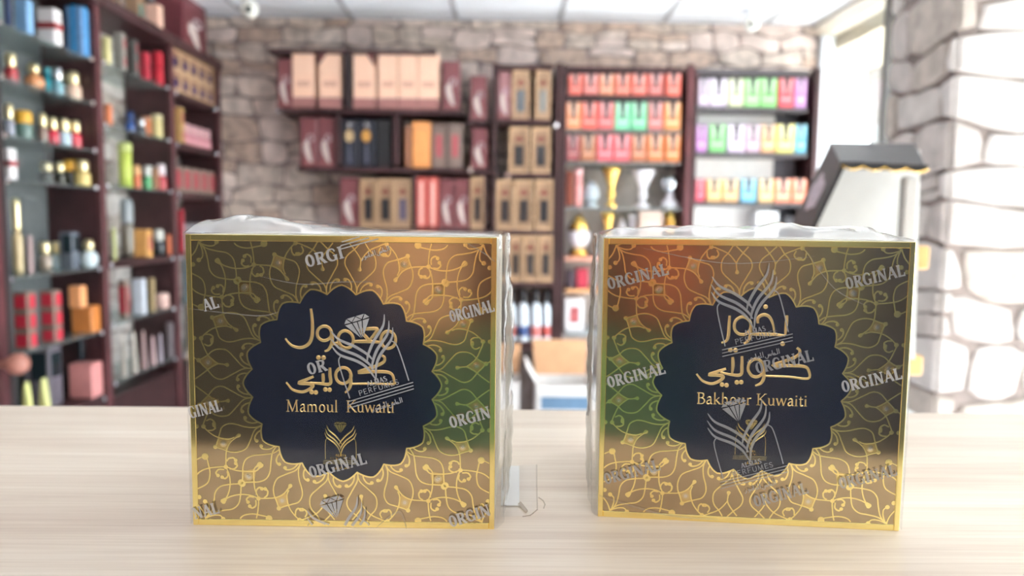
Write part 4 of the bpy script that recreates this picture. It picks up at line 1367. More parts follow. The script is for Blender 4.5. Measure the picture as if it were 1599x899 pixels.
CALLIGRAPHY = {"L":{"strokes":[[[-10.8,26.9],[-10.4,23.7],[-10.3,19.6],[-10.7,16.3],[-12.0,14.1],[-14.5,13.0],[-17.3,13.5],[-19.0,14.9],[-19.9,16.2]],[[-3.6,18.2],[-3.8,17.1],[-4.5,16.3],[-5.4,15.8],[-6.4,15.6],[-7.4,15.9],[-8.2,16.6],[-8.6,17.6],[-8.6,18.6],[-8.2,19.6],[-7.4,20.3],[-6.4,20.7],[-5.3,20.6],[-4.4,20.1],[-3.8,19.2],[-3.6,18.2]],[[-3.7,18.9],[-3.3,16.2],[-3.8,13.9],[-4.9,12.3],[-6.1,11.8]],[[-3.5,14.5],[-1.6,14.6],[-0.1,14.2]],[[3.9,17.1],[4.1,15.8],[3.8,14.6],[3.2,13.6],[2.2,13.1],[1.1,13.1],[0.0,13.6],[-0.8,14.6],[-1.2,15.8],[-1.2,17.1],[-0.7,18.2],[0.1,18.9],[1.2,19.2],[2.3,18.9],[3.2,18.2],[3.9,17.1]],[[3.9,15.4],[8.0,15.5],[12.0,15.4],[14.8,15.1]],[[6.1,19.4],[8.5,19.9],[12.5,20.0],[11.7,18.3],[10.0,16.3],[8.9,15.7]],[[6.2,19.3],[8.0,17.7],[10.0,15.7],[12.0,15.4]],[[19.0,16.2],[18.8,14.9],[18.2,13.9],[17.2,13.3],[16.1,13.1],[15.1,13.5],[14.3,14.3],[13.8,15.5],[13.9,16.8],[14.3,17.9],[15.1,18.8],[16.1,19.2],[17.2,19.1],[18.2,18.4],[18.8,17.4],[19.0,16.2]],[[14.2,10.5],[15.1,9.8],[14.7,8.2],[11.9,6.7],[8.4,5.5],[5.8,4.4],[10.4,4.7],[15.5,4.7],[17.7,3.8],[18.4,1.6],[18.0,0.4],[10.4,0.4],[2.8,0.2]],[[3.2,3.2],[2.9,2.1],[2.2,1.1],[1.2,0.5],[0.1,0.3],[-1.0,0.7],[-1.8,1.5],[-2.2,2.6],[-2.2,3.8],[-1.8,4.8],[-0.9,5.7],[0.2,6.0],[1.3,5.9],[2.3,5.3],[2.9,4.4],[3.2,3.2]],[[2.9,3.5],[3.1,0.7],[2.5,-1.4],[1.0,-3.0]],[[-4.3,6.0],[-4.3,3.4],[-4.3,0.2],[-7.9,0.2],[-11.4,0.5]],[[-6.8,3.9],[-6.7,1.8],[-6.8,0.3]],[[-10.1,2.7],[-12.9,1.5],[-15.5,0.3],[-11.9,0.1],[-10.4,-0.5],[-11.4,-1.7],[-14.2,-2.9],[-17.5,-2.2],[-19.1,-0.5],[-19.9,0.5]]],"dots":[[-8.3,9.5],[-6.5,9.5],[-6.0,-1.9],[-4.5,-2.0],[-10.9,-2.9],[-9.4,-3.0]]},"R":{"strokes":[[[-8.5,25.1],[-8.6,21.5],[-8.7,17.8],[-9.4,15.8],[-11.1,15.1]],[[-0.9,21.6],[-1.1,20.2],[-1.8,19.1],[-2.8,18.4],[-4.0,18.3],[-5.2,18.6],[-6.2,19.5],[-6.7,20.7],[-6.7,22.1],[-6.3,23.3],[-5.4,24.2],[-4.3,24.7],[-3.1,24.6],[-2.0,23.9],[-1.2,22.9],[-0.9,21.6]],[[-1.1,21.1],[-0.9,18.3],[-1.6,16.2],[-3.1,14.9]],[[1.5,22.5],[1.6,24.6],[3.5,25.7],[5.5,24.9],[6.8,22.4],[7.5,18.9]],[[-0.9,18.5],[3.0,18.6],[7.5,18.6],[11.2,18.3]],[[11.6,25.7],[11.5,22.5],[11.3,18.4]],[[15.5,14.0],[16.6,13.0],[16.1,11.3],[12.9,9.5],[7.4,7.3],[13.0,7.4],[18.0,7.3],[19.9,6.1],[20.0,2.9],[13.2,3.3],[4.4,3.4]],[[4.3,6.2],[4.1,4.9],[3.5,3.8],[2.5,3.1],[1.4,2.9],[0.2,3.3],[-0.6,4.2],[-1.2,5.4],[-1.2,6.7],[-0.8,8.0],[0.0,8.9],[1.1,9.4],[2.3,9.3],[3.3,8.6],[4.0,7.5],[4.3,6.2]],[[4.3,5.9],[4.4,2.7],[3.5,0.7],[1.5,-0.4]],[[-3.6,10.4],[-3.5,7.0],[-3.8,3.6],[-7.5,3.5],[-11.1,4.3]],[[-6.9,10.0],[-6.7,6.8],[-6.9,3.7]],[[-9.1,5.6],[-12.6,4.3],[-15.1,3.2],[-11.6,3.1],[-10.0,2.6],[-11.0,1.2],[-13.9,-0.1],[-17.1,0.7],[-18.9,2.5],[-19.6,3.4]]],"dots":[[4.0,28.6],[10.5,15.3],[-7.8,12.5],[-6.0,12.5],[-5.1,0.7],[-3.5,0.8],[-10.3,-0.3],[-8.7,-0.5]]}}


# ------------------------------------------------------------------ lettering drawn with strokes
def ell(cx, cy, rx, ry, n=18, a0=0.0, a1=360.0):
    return [(cx + rx * math.cos(math.radians(a0 + (a1 - a0) * i / n)), cy + ry * math.sin(math.radians(a0 + (a1 - a0) * i / n))) for i in range(n + 1)]


def glyph(ch, T, t, s):
    """strokes of a roman letter, cap height 1: (points, width, curved); T thick, t thin, s serif weight (0 = none)"""
    S = []
    E_ = S.append

    def foot(x, l=.15, r=.15, y=0.0):
        if s:
            E_(([(x - l, y + s / 2 if y < .4 else y - s / 2), (x + r, y + s / 2 if y < .4 else y - s / 2)], s, False))

    xh = .64
    if ch == 'O':
        p = ell(.47, .5, .40 - T / 2, .5 - t / 2)
        E_((p, [t + (T - t) * abs(math.cos(2 * math.pi * i / 18)) for i in range(19)], False)); return .94, S
    if ch == 'R':
        E_(([(.2, 0), (.2, 1)], T, False)); foot(.2, .18, .2); foot(.16, .14, .1, 1)
        E_(([(.2, 1 - t / 2), (.5, .985 - t / 2), (.66, .86), (.68, .74), (.6, .56), (.42, .5), (.2, .5)], [t, t, T * .8, T, T * .8, t, t], True))
        E_(([(.44, .5), (.78, .03)], T, False)); foot(.82, .1, .12); return .96, S
    if ch == 'G':
        E_(([(.78, .72), (.7, .9), (.5, .965), (.28, .9), (.14, .7), (.12, .5), (.14, .3), (.28, .1), (.5, .035), (.7, .1), (.78, .2)], [t, t, t, T * .8, T, T, T, T * .8, t, t, t], True))
        E_(([(.76, .02), (.76, .42)], T, False)); foot(.76, .2, .16, .46); return .98, S
    if ch == 'I':
        E_(([(.24, 0), (.24, 1)], T, False)); foot(.24, .2, .2); foot(.24, .2, .2, 1); return .5, S
    if ch == 'N':
        E_(([(.2, 0), (.2, 1)], t, False)); E_(([(.86, 0), (.86, 1)], t, False)); E_(([(.2, .98), (.84, .03)], T, False))
        foot(.2, .16, .16); foot(.16, .14, .06, 1); foot(.86, .16, .16, 1); return 1.06, S
    if ch == 'A':
        E_(([(.14, .02), (.5, .99)], t, False)); E_(([(.5, .99), (.88, .02)], T, False)); E_(([(.26, .34), (.74, .34)], t, False))
        foot(.14, .13, .14); foot(.88, .15, .14); return 1.02, S
    if ch == 'L':
        E_(([(.22, 0), (.22, 1)], T, False)); foot(.22, .2, .2, 1); E_(([(.04, t * .6), (.76, t * .6)], t * 1.2, False)); E_(([(.76, 0), (.76, .3)], t, False)); return .84, S
    if ch == 'M':
        E_(([(.16, 0), (.2, 1)], t, False)); E_(([(.2, 1), (.58, .02)], T, False)); E_(([(.58, .02), (.94, 1)], t, False)); E_(([(.94, 1), (.98, 0)], T, False))
        foot(.16, .14, .14); foot(.98, .16, .16); foot(.18, .14, .04, 1); foot(.96, .04, .14, 1); return 1.18, S
    if ch == 'S':
        E_(([(.62, .8), (.5, .95), (.3, .95), (.16, .8), (.22, .62), (.42, .5), (.62, .38), (.66, .2), (.5, .05), (.28, .05), (.12, .2)], [t, t, t, T, T, T, T, T, t, t, t], True)); return .8, S
    if ch == 'P':
        E_(([(.2, 0), (.2, 1)], T, False)); foot(.2, .18, .18)
        E_(([(.2, 1 - t / 2), (.55, .985 - t / 2), (.72, .86), (.72, .64), (.55, .5), (.2, .48)], [t, t, T, T, t, t], True)); return .84, S
    if ch in 'EF':
        E_(([(.2, 0), (.2, 1)], T, False)); E_(([(.2, 1 - t / 2), (.78, 1 - t / 2)], t, False)); E_(([(.2, .52), (.66, .52)], t, False))
        if ch == 'E':
            E_(([(.2, t / 2), (.8, t / 2)], t, False))
        return .9, S
    if ch == 'U':
        E_(([(.18, 1), (.18, .3), (.28, .08), (.5, .03), (.72, .08), (.82, .3), (.82, 1)], T, True)); return 1.0, S
    if ch == 'K':
        E_(([(.2, 0), (.2, 1)], T, False)); foot(.2, .17, .17); foot(.2, .17, .17, 1)
        E_(([(.78, .98), (.26, .48)], t, False)); E_(([(.36, .56), (.86, .03)], T, False)); foot(.8, .12, .12, 1); foot(.86, .1, .14); return .96, S
    if ch == 'B':
        E_(([(.2, 0), (.2, 1)], T, False)); E_(([(.06, 1 - t / 2), (.46, .985 - t / 2), (.6, .88), (.6, .68), (.46, .55), (.2, .53)], [t, t, T, T, t, t], True))
        E_(([(.2, .53), (.5, .52), (.68, .38), (.68, .18), (.5, .03), (.06, .03)], [t, t, T, T, t, t], True)); return .8, S
    if ch == 'a':
        E_(([(.12, .5), (.22, .62), (.38, .6), (.44, .46), (.44, .1), (.56, .03)], [t, t, T, T, T, t], True))
        E_(([(.44, .38), (.2, .32), (.1, .18), (.16, .04), (.32, .05), (.44, .18)], [t, t, T, T, t, t], True)); return .6, S
    if ch == 'm':
        E_(([(.16, 0), (.16, .62)], T, False)); foot(.16, .13, .13)
        for x in (.16, .52):
            E_(([(x, .46), (x + .14, .6), (x + .3, .56), (x + .36, .4), (x + .36, 0)], [t, t, T, T, T], True)); foot(x + .36, .12, .13)
        return 1.06, S
    if ch in 'hn':
        E_(([(.16, 0), (.16, 1.04 if ch == 'h' else .62)], T, False)); foot(.16, .13, .13)
        E_(([(.16, .44), (.3, .6), (.46, .56), (.54, .4), (.54, 0)], [t, t, T, T, T], True)); foot(.54, .13, .13); return .7, S
    if ch == 'o':
        E_((ell(.34, .31, .29 - T / 2, .31), [t + (T - t) * abs(math.cos(2 * math.pi * i / 18)) for i in range(19)], False)); return .68, S
    if ch == 'u':
        E_(([(.16, .6), (.16, .2), (.26, .04), (.42, .06), (.54, .2)], [T, T, t, t, t], True)); E_(([(.54, .62), (.54, .02)], T, False))
        foot(.13, .1, .05, xh); foot(.56, .0, .12); foot(.5, .08, .06, xh); return .72, S
    if ch == 'l':
        E_(([(.16, 0), (.16, 1.04)], T, False)); foot(.16, .13, .13); return .32, S
    if ch == 'w':
        for x0, x1, k in ((.08, .28, T), (.28, .48, t), (.48, .68, T), (.68, .88, t)):
            E_(([(x0, .62 if k == T else .02), (x1, .02 if k == T else .62)], k, False))
        foot(.08, .1, .1, xh); foot(.48, .08, .08, xh); foot(.88, .08, .08, xh); return .96, S
    if ch == 'i':
        E_(([(.16, 0), (.16, .62)], T, False)); foot(.16, .13, .13); E_(([(.16, .78), (.16, .78 + T)], T * 1.1, False)); return .32, S
    if ch == 't':
        E_(([(.2, .82), (.2, .14), (.28, .03), (.42, .06)], [t, T, T, t], True)); E_(([(.05, .6), (.4, .6)], t, False)); return .44, S
    if ch == 'k':
        E_(([(.16, 0), (.16, 1.04)], T, False)); foot(.16, .13, .13); E_(([(.54, .6), (.2, .3)], t, False)); E_(([(.28, .36), (.6, .03)], T, False)); foot(.6, .1, .12); return .66, S
    if ch == 'r':
        E_(([(.16, 0), (.16, .62)], T, False)); foot(.16, .13, .14); E_(([(.16, .42), (.28, .58), (.44, .58)], [t, t, T], True)); return .48, S
    return .4, S


def text_strokes(word, T, t, s, track=0.0):
    x, out = 0.0, []
    for ch in word:
        adv, st = glyph(ch, T, t, s)
        for pts, w, cur in st:
            out.append(([(x + p[0], p[1]) for p in pts], w, cur))
        x += adv + track
    return x - track, out


def draw_strokes(mb, strokes, fx, wscale, y0, relief, sub=4):
    """fx maps a stroke point to the face plane; wscale scales widths"""
    for pts, w, cur in strokes:
        q = smooth_line(pts, sub) if cur and len(pts) > 2 else list(pts)
        if isinstance(w, (list, tuple)):
            if len(q) != len(w):
                ws_ = []
                for i in range(len(q)):
                    f = i / (len(q) - 1) * (len(w) - 1)
                    a = min(int(f), len(w) - 2)
                    ws_.append((w[a] * (1 - f + a) + w[a + 1] * (f - a)) * wscale)
            else:
                ws_ = [v * wscale for v in w]
        else:
            ws_ = w * wscale
        mb.ribbon([fx(p) for p in q], ws_, y0, relief)


def write(mb, word, x0, z0, x1, z1, T, t, s, y0, relief, height, track=.02):
    """word set along the line (x0,z0)-(x1,z1) in millimetres of the box face"""
    L, st = text_strokes(word, T, t, s, track)
    dx, dz = x1 - x0, z1 - z0
    D = math.hypot(dx, dz)
    ca, sa = dx / D, dz / D
    kx = D / L

    def fx(p):
        a, b = p[0] * kx, p[1] * height
        return ((x0 + a * ca - b * sa) * .001, (z0 + a * sa + b * ca) * .001)

    draw_strokes(mb, st, fx, (kx + height) / 2 * .001, y0, relief)


ARABIC = [([(10, 0), (10, 1.5)], .2, 0), ([(9.5, 1.6), (9.5, 0), (8.9, 0)], .2, 0), (ell(8.55, .18, .25, .25, 10), .2, 0), ([(8.9, 0), (8.1, 0), (8.1, 1.4)], .2, 0),
          ([(7.8, .6), (7.65, 0), (7.4, .1), (7.3, .5), (7.2, .05), (6.95, .05), (6.85, .5), (6.8, 0), (6.5, -.6), (6.0, -.5), (5.85, 0)], .2, 1),
          ([(5.4, 1.6), (5.4, 0), (4.8, 0), (4.75, 1.5)], .2, 0), ([(4.8, 0), (4.2, 0), (3.9, .5), (4.4, .55), (4.1, 0), (3.5, 0)], .2, 0),
          ([(3.5, 0), (3.1, .5), (2.7, .3), (2.6, 0), (3.4, 0), (3.4, 1.5)], .2, 0), (ell(2.05, .3, .24, .26, 10), .2, 0), ([(2.6, 0), (2.25, .1), (2.1, -.3), (1.6, -.5)], .2, 1),
          ([(1.25, .35), (1.15, -.15), (.6, -.5)], .2, 1)]
ARCH = 307.0


def lp(x, y):
    return ((x - 337) / ARCH, (620 - y) / ARCH)


def emblem(fx, k, solid, fine, y0, relief, words=True, stone=True):
    """diamond, six feather strokes, arch, rules and the two lines of lettering; fx maps emblem units to the face, k = metres per unit"""
    facets = [[(272, 262), (288, 242), (306, 264)], [(292, 240), (334, 240), (311, 262)], [(338, 240), (380, 240), (362, 262)], [(384, 242), (401, 262), (367, 264)],
              [(313, 264), (336, 243), (359, 264)], [(274, 269), (308, 269), (330, 350)], [(313, 269), (335, 269), (335, 352)], [(339, 269), (360, 269), (338, 352)], [(365, 269), (399, 269), (342, 350)]]
    for f in facets if stone else []:
        q = [fx(lp(*p)) for p in f]
        a = sum(q[i - 1][0] * q[i][1] - q[i][0] * q[i - 1][1] for i in range(3))
        solid.plate(q if a > 0 else q[::-1], y0, y0 - relief)
    for pts in ([(198, 272), (222, 325), (285, 380), (335, 438), (350, 470)], [(186, 308), (212, 368), (285, 428), (325, 480), (342, 520)], [(178, 345), (203, 400), (275, 455), (315, 505), (337, 572)]):
        for mir in (1, -1):
            q = smooth_line([(337 + mir * (x - 337), y) for x, y in pts], 5)
            n = len(q)
            w = [k * (.006 + .042 * math.sin(math.pi * min(1, (i + .2) / n)) ** .8) for i in range(n)]
            solid.ribbon([fx(lp(*p)) for p in q], w, y0, relief)
    for mir in (1, -1):
        q = smooth_line([(337 + mir * (x - 337), y) for x, y in ((205, 408), (188, 430), (183, 500), (183, 622))], 5)
        fine.ribbon([fx(lp(*p)) for p in q], k * .02, y0, relief)
    for y in (636, 652, 668):
        fine.ribbon([fx(lp(165 - (y - 636) * .2, y)), fx(lp(509 - (y - 636) * .2, y))], k * .016, y0, relief)
    if words:
        for word, xa, xb, yb, hh, T, t, s in (('ALMAS', 285, 390, 592, 26, .24, .13, .1), ('PERFUMES', 232, 442, 625, 27, .13, .1, 0)):
            L, st = text_strokes(word, T, t, s, .05)
            sx = (xb - xa) / L
            draw_strokes(fine, st, lambda p: fx(lp(xa + p[0] * sx, yb - p[1] * hh)), k * (sx + hh) / 2 / ARCH, y0, relief)
        draw_strokes(fine, ARABIC, lambda p: fx(lp(258 + p[0] * 17, 716 - p[1] * 17)), k * 17 / ARCH * 1.25, y0, relief, 3)


# ------------------------------------------------------------------ the two gold boxes
BW, BH, BD = 0.1087, 0.1047, 0.080
HU, HV = .0524, .0497          # half size of the dark panel inside the gold border
MC = .0522                     # height of the medallion's centre
GOLD = mat('gold_foil', (255, 232, 150), 0.17, 1.0, vary=0.04, scale=200)
GOLD_SOFT = mat('gold_relief', (255, 226, 158), 0.36, 1.0, vary=0)
PANEL = mat('bronze_film', (182, 160, 124), 0.13, 1.0, vary=0.05, scale=120)
NAVY = mat('navy_gloss', (12, 23, 46), 0.16, 0.0, vary=0, spec=0.6)
CREAM = mat('cream_paperboard', (240, 234, 216), .45, vary=.03, scale=60)
JEWEL = mat('jewel_gold', (226, 196, 126), 0.2, 1.0, vary=0.04, scale=200)
JEWELC = mat('jewel_pale', (226, 206, 156), 0.2, 1.0, vary=0.03)
JEWELCC = mat('jewel_core', (230, 222, 204), 0.2, 1.0, vary=0.03)
INK_PALE = film_mat('film_ink_faint', (0.6, 0.6, 0.6), 0.25, 0.27, 1.3)
INK = film_mat('film_ink', (0.5, 0.5, 0.5), 0.25, 0.42, 1.3)
FILM = film_mat('cellophane', (0.985, 0.985, 0.985), 0.06, 0.012, 1.32)
FILM_SIDE = film_mat('cellophane_creased', (0.98, 0.98, 0.98), 0.06, 0.07, 1.42)
FILM_TOP = film_mat('cellophane_gathered', (0.96, 0.97, 0.98), 0.12, 0.38, 1.5)


def octant_ops():
    ops = []
    for swap in (0, 1):
        for sx in (1, -1):
            for sz in (1, -1):
                ops.append(lambda p, s=swap, a=sx, b=sz: ((a * p[1], b * p[0]) if s else (a * p[0], b * p[1])))
    return ops


def inside(p, m=0.0):
    return abs(p[0]) <= 52.9 + m and -MC * 1000 + 2.2 - m <= p[1] <= BH * 1000 - MC * 1000 - 2.2 + m


def clipped(line):
    runs, cur = [], []
    for p in line:
        if inside(p):
            cur.append(p)
        else:
            if len(cur) > 1:
                runs.append(cur)
            cur = []
    if len(cur) > 1:
        runs.append(cur)
    return runs


def medallion_outline(n=20, steps=10):
    out = []
    for i in range(n):
        for s in range(steps):
            t = s / steps * 2 - 1                # -1 cusp .. 0 tip .. 1 cusp
            r = 32.3 + 3.0 * (1 - abs(t) ** 1.5)
            a = math.radians(18 * i + 9 * t)
            out.append((r * math.cos(a), r * math.sin(a)))
    return out


LOBE_CURLS = [[(33.11, -5.69), (35.02, -5.77), (36.74, -4.58), (37.47, -2.78), (37.19, -1.92)], [(33.33, 7.0), (35.22, 6.2), (36.70, 4.49), (37.40, 2.66), (37.0, 1.8)]]


def ornament_mesh(foil, jewel, jewelc, core):
    y0, rel, W = -.0003, .000006, .00050
    mm = lambda p: (p[0] * .001, MC + p[1] * .001)
    for op in octant_ops():
        for c in PATTERN['curves']:
            for run in clipped([op(p) for p in smooth_line(c, 5)]):
                foil.ribbon([mm(p) for p in run], W, y0, rel)
        for c in PATTERN['curls']:
            line = [op(p) for p in smooth_line(c, 5)]
            runs = clipped(line)
            for run in runs:
                foil.ribbon([mm(p) for p in run], [W * (1.0 + .5 * i / len(run)) for i in range(len(run))], y0, rel)
            if inside(line[-1]):
                foil.dome(*mm(line[-1]), .00072, y0, rel * 1.2, 8)
        for b in PATTERN['balls']:
            p = op(b[:2])
            if inside(p, .6):
                foil.dome(*mm(p), b[2] * .0042, y0, rel * 1.3, 10)
        for a, b in PATTERN['buds']:
            a2, b2 = op(a), op(b)
            if inside(b2):
                ln = [(a2[0] + (b2[0] - a2[0]) * k / 6, a2[1] + (b2[1] - a2[1]) * k / 6) for k in range(7)]
                foil.ribbon([mm(p) for p in ln], [W * f for f in (.9, 1.3, 1.9, 2.6, 3.0, 2.6, 1.0)], y0, rel * 1.3)
        for d in PATTERN['dia']:
            q = [op(p) for p in d]
            if all(inside(p) for p in q):
                a = sum(q[i - 1][0] * q[i][1] - q[i][0] * q[i - 1][1] for i in range(4))
                q = [mm(p) for p in (q if a > 0 else q[::-1])]
                jewel.plate(q, -.0002, -.00027)
                cx, cz = sum(p[0] for p in q) / 4, sum(p[1] for p in q) / 4
                jewelc.dome(cx, cz, .0013, -.00027, .00003, 10)
                core.dome(cx, cz, .0007, -.0003, .00003, 8)
    for i in range(20):
        for c in LOBE_CURLS:
            pts = [(r * math.cos(math.radians(18 * i + a)), r * math.sin(math.radians(18 * i + a))) for r, a in c]
            line = smooth_line(pts, 4)
            foil.ribbon([mm(p) for p in line], [W * (1.0 + .5 * j / len(line)) for j in range(len(line))], y0, rel)
            foil.dome(*mm(line[-1]), .00072, y0, rel * 1.2, 8)
    ol = medallion_outline()
    foil.ribbon([mm(p) for p in ol + ol[:1]], W * 1.15, -.00034, rel)


def film_shell(root, which, rng):
    """cellophane: a sleeve round the box (front smooth, sides creased and bulging) and a gathered top"""
    hw, e = BW / 2 + .0006, .0009
    F, G = -e, BD + e

    ps = .4 if which == 'L' else 1.7

    def top_bulge(u, v):                          # u along the front -1..1, v 0 front .. 1 back; height in metres over the box top
        if which == 'L':
            prof = [(-1, .0036), (-.92, .0052), (-.72, .0060), (-.45, .0050), (-.2, .0030), (0, .0016), (.4, .0014), (1, .0012)]
        else:
            prof = [(-1, .0014), (-.9, .0030), (-.5, .0042), (-.1, .0038), (.12, .0046), (.24, .0058), (.36, .0042), (.62, .0044), (.76, .0046), (.86, .0022), (1, .0010)]
        for (a, h0), (b, h1) in zip(prof, prof[1:]):
            if a <= u <= b:
                t = (u - a) / (b - a)
                h = h0 + (h1 - h0) * (t * t * (3 - 2 * t))
                break
        s = min(1, v / .16) ** .6 * (1 - .35 * v)
        return .0006 + h * s + (.0011 * abs(math.sin(5.3 * u + 7 * v + ps)) + .0007 * abs(math.sin(13 * u - 9 * v + ps)) - .0008) * min(1, v * 7) * (1 - v) * (h / .004)

    NU, NV = 90, 20
    m = MB()
    for j in range(NV + 1):
        for i in range(NU + 1):
            u, v = -1 + 2 * i / NU, j / NV
            k = .0 if 0 < j < NV else 0
            m.v.append((u * hw, F + (G - F) * v, BH + top_bulge(u, v) * (1 if i not in (0, NU) else .55)))
    for j in range(NV):
        for i in range(NU):
            q = j * (NU + 1) + i
            m.f.append((q, q + 1, q + NU + 2, q + NU + 1))
    top = m.build('film_top', FILM_TOP, None, True)
    # end flaps: close the gap between the raised top and the sleeve
    m = MB()
    NZ = 40
    front = MB()
    for j in range(NZ + 1):
        for i in range(NZ + 1):
            u, z = -hw + 2 * hw * i / NZ, .0004 + (BH + .0006 - .0004) * j / NZ
            w = .00012 * math.sin(7 * i / NZ + 3 * math.sin(5 * j / NZ + (0 if which == 'L' else 2)))
            front.v.append((u, F + w, z))
    for j in range(NZ):
        for i in range(NZ):
            q = j * (NZ + 1) + i
            front.f.append((q, q + 1, q + NZ + 2, q + NZ + 1))
    fr = front.build('cellophane_wrap', FILM, root, True)
    sides = MB()
    ND = 26
    for sx in (-1, 1):
        amp = {('L', 1): .0044, ('L', -1): .0006, ('R', -1): .0034, ('R', 1): .0022}[(which, sx)]
        ph = [rng.uniform(0, 6.28) for _ in range(6)]
        n0 = len(sides.v)
        for j in range(NZ + 1):
            for i in range(ND + 1):
                t, z = i / ND, j / NZ
                env = math.sin(math.pi * min(1, t * 1.9)) ** .7 if t < .5 else max(0, math.sin(math.pi * (1 - t))) ** .7
                env = max(env, 0)
                vert = .62 + .38 * math.sin(math.pi * (z * .9 + .12))
                cr = .22 * math.sin(22 * t + 4 * z + ph[0]) + .16 * math.sin(39 * t - 9 * z + ph[1]) + .13 * math.sin(60 * z + 8 * t + ph[2])
                x = hw + .0002 + amp * env * (vert + cr * .7)
                sides.v.append((sx * x, F + (G - F) * t, .0004 + (BH + .0006) * z))
        for j in range(NZ):
            for i in range(ND):
                q = n0 + j * (ND + 1) + i
                sides.f.append((q, q + 1, q + ND + 2, q + ND + 1) if sx > 0 else (q, q + ND + 1, q + ND + 2, q + 1))
    n0 = len(sides.v)
    sides.v += [(-hw, G, .0004), (hw, G, .0004), (hw, G, BH), (-hw, G, BH)]
    sides.f.append((n0, n0 + 3, n0 + 2, n0 + 1))
    sd = sides.build('creased_side', FILM_SIDE, fr, True)
    top.name = 'gathered_top'
    top.parent = fr
    # fine fold lines in the film
    folds = {'L': [[(-54, 26.5), (-30, 24.2), (-22, 25.6)], [(-28, 38), (-14, 35.5), (0, 36.4), (12, 36.6)], [(12, -52), (20, -46), (23, -53)], [(44, 50.5), (50, 47), (54, 44)]],
             'R': [[(-40, 49), (-10, 44), (20, 47)], [(16, 50), (27, 36), (38, 30)], [(-54, -44), (-30, -50), (-10, -51)]]}[which]
    for f in folds:
        ln = smooth_line(f, 8)
        n = len(ln)
        cre = MB()
        cre.ribbon([(p[0] * .001, MC + p[1] * .001) for p in ln], [.0001 + .00025 * math.sin(math.pi * i / n) for i in range(n)], F - .00022, .00012)
        cre.build('fold_line', film_mat('fold_film', (.85, .85, .85), .1, .2, 1.5), fr)
    return fr, F


PRINTS = {
    'L': [('ORGI', -11.9, 41.2, 1.6, 44.9), ('AL', -47.9, 25.4, -42.6, 27.0), ('ORGINAL', 38.6, 22.6, 54.0, 26.8), ('OR', -11.7, 3.2, -4.6, 5.2), ('GINAL', -53.9, -12.9, -42.4, -9.9),
          ('ORGIN', 38.6, -15.3, 53.1, -11.0), ('ORGINAL', -11.5, -34.1, 9.0, -28.4), ('ORGIN', 38.7, -51.6, 53.4, -46.6), ('NAL', -53.4, -49.9, -44.2, -47.4)],
    'R': [('ORGINAL', -52.3, 33.6, -30.5, 39.7), ('ORGINAL', 31.4, 35.3, 51.2, 40.7), ('ORGINAL', -51.5, -2.9, -30.6, 3.3), ('ORGINAL', 1.6, 4.1, 21.6, 9.6), ('ORGINAL', 31.9, -1.8, 52.3, 4.0),
          ('ORGINAL', -51.8, -39.6, -31.4, -33.0), ('ORGINAL', 3.0, -45.6, 22.0, -39.3), ('ORGINAL', 32.8, -37.4, 52.5, -31.2)]}
NAME_TEXT = {'L': [('Mamoul', -20.1, -10.1, -1.6, -10.1), ('Kuwaiti', 1.3, -10.05, 18.5, -10.0)], 'R': [('Bakhour', -19.3, -7.8, .4, -7.6), ('Kuwaiti', 2.0, -7.55, 20.1, -7.4)]}
GOLD_EMBLEM = {'L': (-.78, -27.2, 11.0), 'R': (.67, -26.2, 10.7)}
FILM_EMBLEMS = {'L': [(2.84, -4.64, 23.7, 1.96)], 'R': [(-9.9, 14.1, 12.0, 19.9), (-8.8, -35.2, 12.3, -28.6)]}


